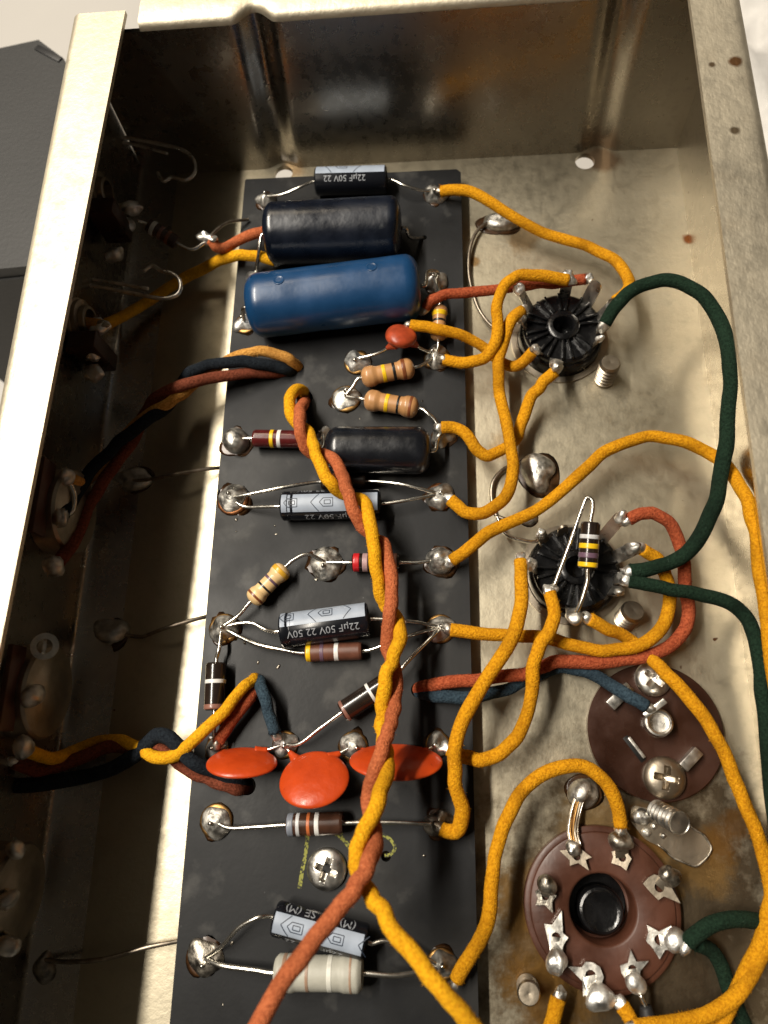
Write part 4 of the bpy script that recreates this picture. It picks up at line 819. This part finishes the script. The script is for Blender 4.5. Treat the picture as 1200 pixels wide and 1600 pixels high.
wire('orange_wire', 'orange cloth wire from the left side of the middle socket to the near board joint', [(813, 876, 9.8), (815, 905, 10.8), (815, 940, 11.6), (806, 985, 12.0), (780, 1032, 12.0), (746, 1083, 12.0), (722, 1130, 12.0), (711, 1180, 11.4), (713, 1225, 10.4), (721, 1265, 8.8), (718, 1292, 7.4), (704, 1300, 6.8), (690, 1295, 6.4)], 'orange_cloth', r=1.24, group=GO)
wire('orange_wire', 'orange cloth wire from the near side of the middle socket to the red discs', [(859, 926, 9.8), (864, 950, 10.2), (864, 975, 10.4), (846, 1003, 10.6), (833, 1040, 10.4), (831, 1075, 9.6), (825, 1110, 8.4), (808, 1150, 7.4), (781, 1177, 7.0), (748, 1186, 7.0), (722, 1180, 7.0), (700, 1170, 6.8)], 'orange_cloth', group=GO, ends=(1, 0))
wire('orange_wire', 'darkened orange cloth wire looping from the near board joint to the big brown socket', [(714, 1530, 6.8), (728, 1506, 8), (750, 1468, 9), (766, 1415, 9.6), (771, 1365, 9.6), (779, 1315, 9.4), (797, 1266, 9.0), (828, 1225, 8.6), (868, 1202, 8.2), (905, 1197, 8.0), (935, 1210, 7.4), (956, 1240, 6.2), (968, 1274, 5.0), (970, 1292, 4.6)], 'orange_cloth', r=1.18, group=GO, ends=(1, 1))
wire('orange_wire', 'short orange wire end just left below the big brown socket', [(872, 1560, 4.6), (864, 1590, 5), (850, 1640, 5)], 'orange_cloth', group=GO, ends=(1, 0))
wire('orange_wire', 'short orange wire end under the near right contact of the big socket', [(972, 1572, 4.4), (985, 1592, 4.8), (1000, 1640, 5)], 'orange_cloth', group=GO, ends=(1, 0))
wire('green_wire', 'dark green cloth wire arching from the far socket to the middle socket', [(945, 506, 9.6), (958, 484, 11), (982, 458, 12.6), (1018, 441, 14), (1058, 440, 14.6), (1096, 461, 14.8), (1123, 498, 14.6), (1137, 545, 14.2), (1140, 600, 13.6), (1138, 660, 13.0), (1130, 720, 12.6), (1118, 780, 12.2), (1100, 830, 11.6), (1068, 867, 11.2), (1030, 885, 10.6), (985, 893, 10.0)], 'green_cloth', r=1.36, group='green cloth covered wires', ends=(0, 1))
wire('green_wire', 'dark green cloth wire from the middle socket down the right side', [(983, 908, 9.8), (1010, 913, 10.2), (1050, 921, 10.2), (1100, 931, 9.6), (1142, 944, 9.0), (1168, 968, 8.6), (1182, 1005, 8.4), (1189, 1050, 8.2), (1194, 1110, 8.2), (1200, 1180, 8.2), (1212, 1280, 8.2), (1235, 1420, 8.2)], 'green_cloth', r=1.24, group='green cloth covered wires', ends=(1, 0))
wire('green_wire', 'green cloth wire curling from the right contact of the big brown socket', [(1074, 1474, 5.2), (1092, 1456, 5.8), (1120, 1442, 6), (1160, 1437, 5), (1200, 1440, 3.4), (1240, 1440, 3)], 'green_cloth', r=1.25, group='green cloth covered wires', ends=(1, 0))
wire('green_wire', 'second green cloth wire running off the near right corner', [(1088, 1474, 4.0), (1112, 1488, 2.6), (1130, 1520, 2.0), (1145, 1560, 2.0), (1172, 1620, 2.0)], 'green_cloth', r=1.25, group='green cloth covered wires')
wire('red_wire', 'dull red cloth wire from the blue capacitor to the far socket', [(664, 482, 9.2), (675, 468, 10.2), (695, 460, 10.2), (745, 455, 9.4), (800, 449, 8.8), (845, 443, 8.6), (880, 441, 9.2), (915, 436, 9.8)], 'red_cloth', r=1.1, group='red cloth covered wires', ends=(0, 1))
wire('red_wire', 'red cloth wire looping round the middle socket into the board', [(982, 812, 10.4), (1000, 804, 10.8), (1020, 803, 10.6), (1045, 818, 9.6), (1062, 852, 8.0), (1071, 900, 6.6), (1074, 945, 6.0), (1070, 982, 5.6), (1046, 1010, 5.2), (1000, 1028, 4.8), (950, 1035, 4.4), (905, 1034, 4.2), (866, 1034, 4.6), (838, 1046, 5.6), (800, 1056, 6.8), (745, 1062, 7.2), (690, 1069, 6.2), (660, 1073, 4.4), (650, 1078, 1.8)], 'red_cloth', r=1.2, group='red cloth covered wires', ends=(1, 0))
wire('blue_wire', 'blue grey cloth wire from the board to the brown disc terminal', [(652, 1082, 1.8), (664, 1084, 4.6), (700, 1089, 6.0), (745, 1088, 6.0), (795, 1076, 4.6), (845, 1053, 2.4), (880, 1043, 2.0), (915, 1050, 2.8), (955, 1070, 4.4), (985, 1088, 5.2), (1010, 1104, 5.0)], 'blue_cloth', r=1.15, group='blue cloth covered wires')
# the twisted pair down the middle of the board
Y_ = [(477, 617, 1.5), (472, 610, 5.5), (462, 609, 9.0), (453, 624, 11.0), (454, 646, 11.5), (465, 664, 11.0), (480, 672, 12.0), (488, 690, 14.0), (493, 710, 15.1), (504, 734, 15.8), (518, 756, 15.6), (534, 770, 13.2), (552, 778, 12.3), (567, 784, 13.8), (576, 802, 16.0), (580, 822, 16.7), (583, 845, 16.9), (587, 874, 16.9), (591, 905, 15.9), (596, 930, 14.1), (604, 948, 12.9), (616, 960, 13.5), (624, 976, 15.5), (624, 996, 16.9), (616, 1024, 17.5), (607, 1046, 17.5), (601, 1072, 17.1), (598, 1102, 16.1), (597, 1133, 15.2), (599, 1160, 15.7), (605, 1180, 17.3), (604, 1198, 19.6), (600, 1224, 22.3), (591, 1252, 24.3), (577, 1283, 25.6), (563, 1310, 26.2), (557, 1340, 26.7), (561, 1366, 27.1), (577, 1395, 28.1), (595, 1423, 29.5), (624, 1464, 31.0), (656, 1504, 32.5), (688, 1544, 33.5), (717, 1578, 33.6), (750, 1618, 33.7)]
R_ = [(478, 627, 1.5), (474, 628, 6.0), (471, 640, 12.0), (468, 660, 14.0), (470, 680, 14.6), (477, 698, 13.6), (489, 708, 12.1), (506, 710, 12.1), (522, 719, 13.8), (534, 738, 15.8), (541, 760, 16.6), (548, 784, 16.8), (557, 806, 16.1), (568, 824, 14.6), (583, 838, 13.8), (598, 850, 14.1), (606, 872, 15.1), (611, 904, 16.1), (612, 930, 16.9), (609, 956, 17.1), (606, 981, 16.5), (605, 1004, 15.3), (608, 1024, 14.3), (615, 1046, 14.1), (619, 1072, 14.7), (617, 1096, 15.7), (612, 1120, 16.9), (606, 1142, 18.6), (600, 1162, 19.6), (592, 1186, 20.4), (583, 1212, 20.7), (577, 1241, 20.8), (578, 1267, 21.2), (584, 1294, 22.8), (585, 1320, 25.7), (577, 1348, 28.9), (561, 1379, 30.5), (537, 1411, 31.5), (511, 1443, 32.5), (479, 1482, 33.5), (452, 1518, 33.7), (428, 1555, 33.8), (398, 1612, 33.9)]
wire('yellow_wire', 'yellow orange strand of the twisted pair running down the board', Y_, 'yellow_cloth', r=1.2)
wire('salmon_wire', 'brick red strand of the twisted pair running down the board', R_, 'salmon_cloth', r=1.2)
# left of the board
wire('red_wire', 'short red cloth wire going under the dark navy capacitor', [(420, 360, 7), (395, 366, 7.6), (370, 377, 7.4), (352, 388, 8.4), (338, 384, 10), (328, 374, 11)], 'salmon_cloth', r=1.15, group='red cloth covered wires')
wire('yellow_wire', 'yellow cloth wire going under the dark navy capacitor', [(430, 408, 6), (405, 401, 7), (375, 399, 7.6), (345, 407, 6.4), (315, 421, 4.6), (275, 442, 3.6), (232, 470, 4), (196, 492, 8), (164, 508, 16)], 'yellow_cloth', r=1.2)
wire('tan_wire', 'tan cloth wire entering the board hole below the blue capacitor', [(467, 578, 1.5), (464, 571, 4.6), (448, 559, 7.4), (420, 550, 8.6), (392, 550, 8.8), (365, 559, 8), (335, 577, 7.2), (308, 598, 7.2), (285, 615, 8.6), (262, 630, 10.4), (238, 643, 11), (210, 664, 10.6), (188, 690, 10.4), (165, 722, 12), (140, 748, 13.5), (118, 752, 18), (104, 744, 22)], 'tan_cloth', r=1.1)
wire('navy_wire', 'dark navy cloth wire twisted with the tan wire left of the board', [(462, 580, 1.5), (452, 579, 5), (430, 574, 6.8), (400, 568, 8.4), (362, 566, 9.2), (326, 570, 9.8), (300, 581, 9.4), (284, 598, 8), (275, 616, 8), (262, 634, 9), (236, 652, 12), (203, 676, 13.4), (170, 705, 14), (142, 736, 14.5), (118, 775, 17), (98, 805, 22)], 'navy_cloth', r=1.22)
wire('brown_wire', 'brown red cloth wire twisted with the tan wire left of the board', [(458, 583, 1.5), (440, 582, 4.2), (412, 583, 6), (380, 584, 7.4), (340, 589, 8.8), (303, 596, 10), (268, 608, 10.6), (240, 627, 10.4), (222, 654, 9.4), (208, 688, 9.6), (188, 715, 11), (164, 748, 12.6), (140, 790, 14), (112, 850, 17), (90, 880, 22)], 'brown_cloth', r=1.22)
wire('yellow_wire', 'yellow cloth wire with a sharp bend left of the red discs', [(399, 1062, 1.8), (395, 1062, 6.5), (382, 1074, 8.4), (350, 1112, 9.8), (318, 1143, 10), (290, 1168, 9.4), (265, 1183, 9), (238, 1182, 8.4), (215, 1167, 8), (190, 1157, 7.4), (155, 1160, 7), (120, 1173, 8), (85, 1184, 13), (55, 1178, 19), (36, 1168, 23)], 'yellow_cloth', r=1.1)
wire('red_wire', 'dull red cloth wire ending at the left red disc joint', [(402, 1066, 1.8), (400, 1072, 5.5), (388, 1092, 6.8), (368, 1118, 7.0), (350, 1142, 6.8), (342, 1158, 6.6)], 'red_cloth', r=1.1, group='red cloth covered wires', ends=(0, 1))
wire('blue_wire', 'blue grey cloth wire ending at the joint between two red discs', [(402, 1062, 1.8), (405, 1066, 6), (412, 1085, 8), (420, 1115, 7.8), (430, 1145, 6.8)], 'blue_cloth', r=1.1, group='blue cloth covered wires', ends=(0, 1))
wire('navy_wire', 'thick dark navy cloth wire passing under the left red disc', [(-20, 1230, 16), (50, 1226, 13), (120, 1216, 10), (170, 1204, 8.4), (212, 1180, 8), (236, 1155, 8), (253, 1147, 8.6), (272, 1160, 9), (292, 1182, 8.8), (318, 1199, 7.8), (345, 1210, 6.2), (372, 1222, 4.6), (386, 1228, 1.8)], 'navy_cloth', r=1.3)
wire('brown_wire', 'dark brown cloth wire going into the board hole by the left red disc', [(20, 1190, 17), (60, 1202, 13), (95, 1196, 10.5), (140, 1178, 9), (180, 1165, 7.4), (215, 1172, 6.6), (248, 1165, 7), (280, 1190, 6.6), (308, 1209, 6.0), (340, 1222, 5.6), (370, 1232, 5), (388, 1232, 1.8)], 'brown_cloth', r=1.2)
# bare wires
def bare(label, pts, d=0.8, m='dull_wire'):
    g = G(); tube(g, [P(*q) for q in pts], d/2, 10, 0.4, wob=0.04); return put('bare_wire', g, m, label=label, cat='wire', group='bare wires')
bare('bare wire from the left wall solder blob to the board, level with the striped capacitor', [(205, 752, 1.6), (240, 748, 3), (275, 741, 4.4), (330, 732, 2.2), (345, 731, 1.0)])
bare('bare wire from the left floor solder blob to the board, by the dark upright resistor', [(175, 990, 1.6), (222, 995, 1.6), (226, 994, 2.0), (260, 981, 3.6), (312, 966, 2.2), (330, 962, 1.0)])
bare('bare wire crossing the floor to the near end of the board', [(68, 1500, 2), (110, 1503, 3), (170, 1497, 3.4), (230, 1480, 3), (275, 1471, 2), (300, 1466, 1.0)])
bare('thin grey wire bowing from the far floor blob to the far socket', [(765, 346, 1.0), (748, 358, 1.2), (736, 382, 1.4), (732, 420, 1.4), (738, 455, 1.2), (752, 490, 1.2), (775, 512, 1.6), (805, 500, 4), (818, 488, 6)])
bare('thin grey wire bowing from the middle floor blob toward the board', [(812, 722, 1.0), (785, 735, 1.0), (770, 755, 1.0), (769, 785, 1.0), (776, 806, 1.2), (790, 812, 1.6)], 0.9)
bare('short twisted bare wire at the left of the middle socket', [(776, 806, 1.4), (790, 834, 2.4), (812, 843, 4.4), (838, 845, 7.0), (846, 834, 8.4)], 0.8, 'tinned_wire')
bare('bare wire from the left wall joint to the far board edge', [(325, 374, 10.5), (340, 358, 9), (358, 347, 7), (388, 343, 4.6)], 0.7)
g = G(); tube(g, [P(1000, 1552, 5), P(1005, 1565, 5), P(1010, 1575, 5)], 0.4, 8); 
t = thing('black_sleeved_lead', 'black sleeved lead at the near edge under the big brown socket', 'wire', P(1010, 1590, 2)); put('conductor', g, 'tinned_wire', t)
g = G(); tube(g, [P(1008, 1572, 5), P(1012, 1590, 5), P(1014, 1640, 5)], [0.9, 1.3, 1.35, 1.35], 14); put('sleeve', g, 'rubber', t)

# ------------------------------------------------------------------ jacks and controls on the shadowed wall
WX = XL+0.6
def jack(label, cy, z, spring, spring2, lugs):
    y = P(170, cy, z)[1]; o = V(WX, y, z)
    t = thing('phone_jack', label, 'jack', V(WX, y, z), 'jacks on the shadowed chassis wall')
    put('nut_washer', lathe(G(), o, EX, [(3.2, 0), (4.6, 0), (4.6, 0.7), (4.2, 0.8), (4.2, 1.6), (3.1, 1.7), (3.1, 0.3)], 6*5, close=False), 'aged_plate', t, smooth='auto')
    put('barrel', lathe(G(), o, EX, [(3.0, 0), (3.0, 2.8), (2.8, 3.0), (2.3, 3.0), (2.2, 1.0), (0, 1.0)], 30), 'aged_plate', t, smooth='auto')
    put('insulator_stack', box(G(), o+V(3.6, -6.2, -1.5), EX, EY, EZ, 2.8, 1.8, 5.0, 0.4), 'dark_phenolic', t, smooth='auto')
    for pts, w in ((spring, 0.42), (spring2, 0.34)):
        g = G(); tube(g, [P(*q) for q in pts], w, 10, 0.4); put('contact_spring', g, 'plated_metal', t)
    for (x, yy, zz) in lugs:
        tip = P(x, yy, zz); b = V(WX+2.0, tip[1]+1.0, zz-2.0); pin(t, b, tip, 2.8, 'plated_metal', 1.9, 0.5, 'white_solder', 'lug')
    return t
jack('phone jack in the darkest far corner of the wall', 300, 20, [(150, 208, 13), (190, 214, 13), (245, 224, 12), (290, 237, 11.4), (304, 254, 11), (303, 272, 11), (290, 281, 11), (268, 277, 11), (256, 283, 11), (246, 270, 11)], [(150, 220, 12), (200, 224, 12), (262, 240, 11)], [(215, 322, 18), (205, 352, 15), (188, 395, 16)])
jack('phone jack with a bright bent contact spring near the yellow wire', 500, 19, [(120, 443, 16), (152, 448, 16), (200, 457, 15), (262, 466, 14.6), (279, 458, 14.4), (282, 441, 14.2), (270, 428, 14), (252, 423, 14), (238, 415, 14), (224, 424, 14)], [(122, 433, 15.4), (155, 438, 15.4), (232, 451, 14.2)], [(163, 510, 20), (150, 552, 19), (152, 583, 17)])
for k, (x, yy, z) in enumerate(((150, 507, 20), (134, 545, 19))):
    wire('tan_wire', ('short tan wire stub soldered to the bright spring jack, far one', 'short tan wire stub soldered to the bright spring jack, near one')[k], [(x-38, yy-4, z-2), (x-20, yy-3, z-0.5), (x+6, yy+1, z)], 'tan_cloth', r=1.2, fuzz=False)
resistor('dim resistor hanging between the dark jack and a floor joint', (232, 352), (277, 380), 22, (14.5, 12), 'carbon_body', [(0.18, 0.9, 'pale'), (0.45, 0.7, 'rose'), (0.7, 0.7, 'brown')], leads=[('a', [(214, 345, 15.5)]), ('b', [(300, 390, 11), (322, 378, 10.5)])], group='resistors off the board')
t = thing('solder_knot', 'shiny knot of solder joining wires left of the dark navy capacitor', 'solder joint', P(325, 375, 9))
put('solder_mass', lump(G(), P(324, 374, 10.5), 2.6, 1.3, 1.4, -0.5, 0.35, 22, 14, cut=-2), 'solder', t)
def pot(label, cx, cy, z, lugs, group='round controls on the shadowed wall', r=8.0):
    c = P(cx, cy, z); o = V(WX, c[1], z); t = thing('control_pot', label, 'potentiometer', V(WX, c[1], z-r), group)
    put('can', lathe(G(), o, EX, [(r*0.98, 0), (r, 0.4), (r, 4.4), (r*0.95, 4.9), (r*0.55, 5.0), (r*0.5, 5.2), (0, 5.2)], 40), 'aged_plate', t, smooth='auto')
    put('wafer', box(G(), o+V(3.0, 0, r+0.6), EX, EY, EZ, 0.5, r*0.85, 2.0, 0.2), 'phenolic', t, smooth='auto')
    for (x, y, zz, ring, bl) in lugs:
        tip = P(x, y, zz); b = V(WX+3.5, tip[1], zz-4.5); k = pin(t, b, tip, 2.8, 'plated_metal', bl, 0.5, 'solder', 'lug')
        if ring: put('lug_eye', plate(G(), circ(0, 0, 2.2, 24), -0.25, 0.25, (tip, nrm(V(1, 0, -0.35)), EY, nrm(V(0.35, 0, 1))), holes=[circ(0, 0, 1.25, 20)]), 'plated_metal', k, smooth='auto')
    return t
pot('round control behind the three wire twist', 90, 800, 17, [(104, 742, 24, 0, 2.0), (96, 805, 25, 0, 2.2), (84, 880, 25, 0, 1.9)])
pot('round control with an empty ring lug, level with the bare floor wire', 60, 1080, 17, [(70, 1010, 25, 1, 0), (52, 1086, 25, 0, 2.4), (36, 1168, 25, 0, 2.1)])
pot('round control nearest the viewer in the dark lower corner', 15, 1400, 17, [(26, 1330, 23, 0, 1.6), (14, 1410, 24, 0, 1.8), (18, 1480, 23, 0, 1.8)])
g = G(); tube(g, [P(104, 744, 22), P(116, 775, 20), P(112, 800, 20.5), P(97, 806, 23)], 0.5, 10); put('bare_wire', g, 'tinned_wire', label='bent bare wire linking the lugs of the middle control', cat='wire', group='bare wires')
for o in bpy.data.objects:
    if '_org' in o: del o['_org']
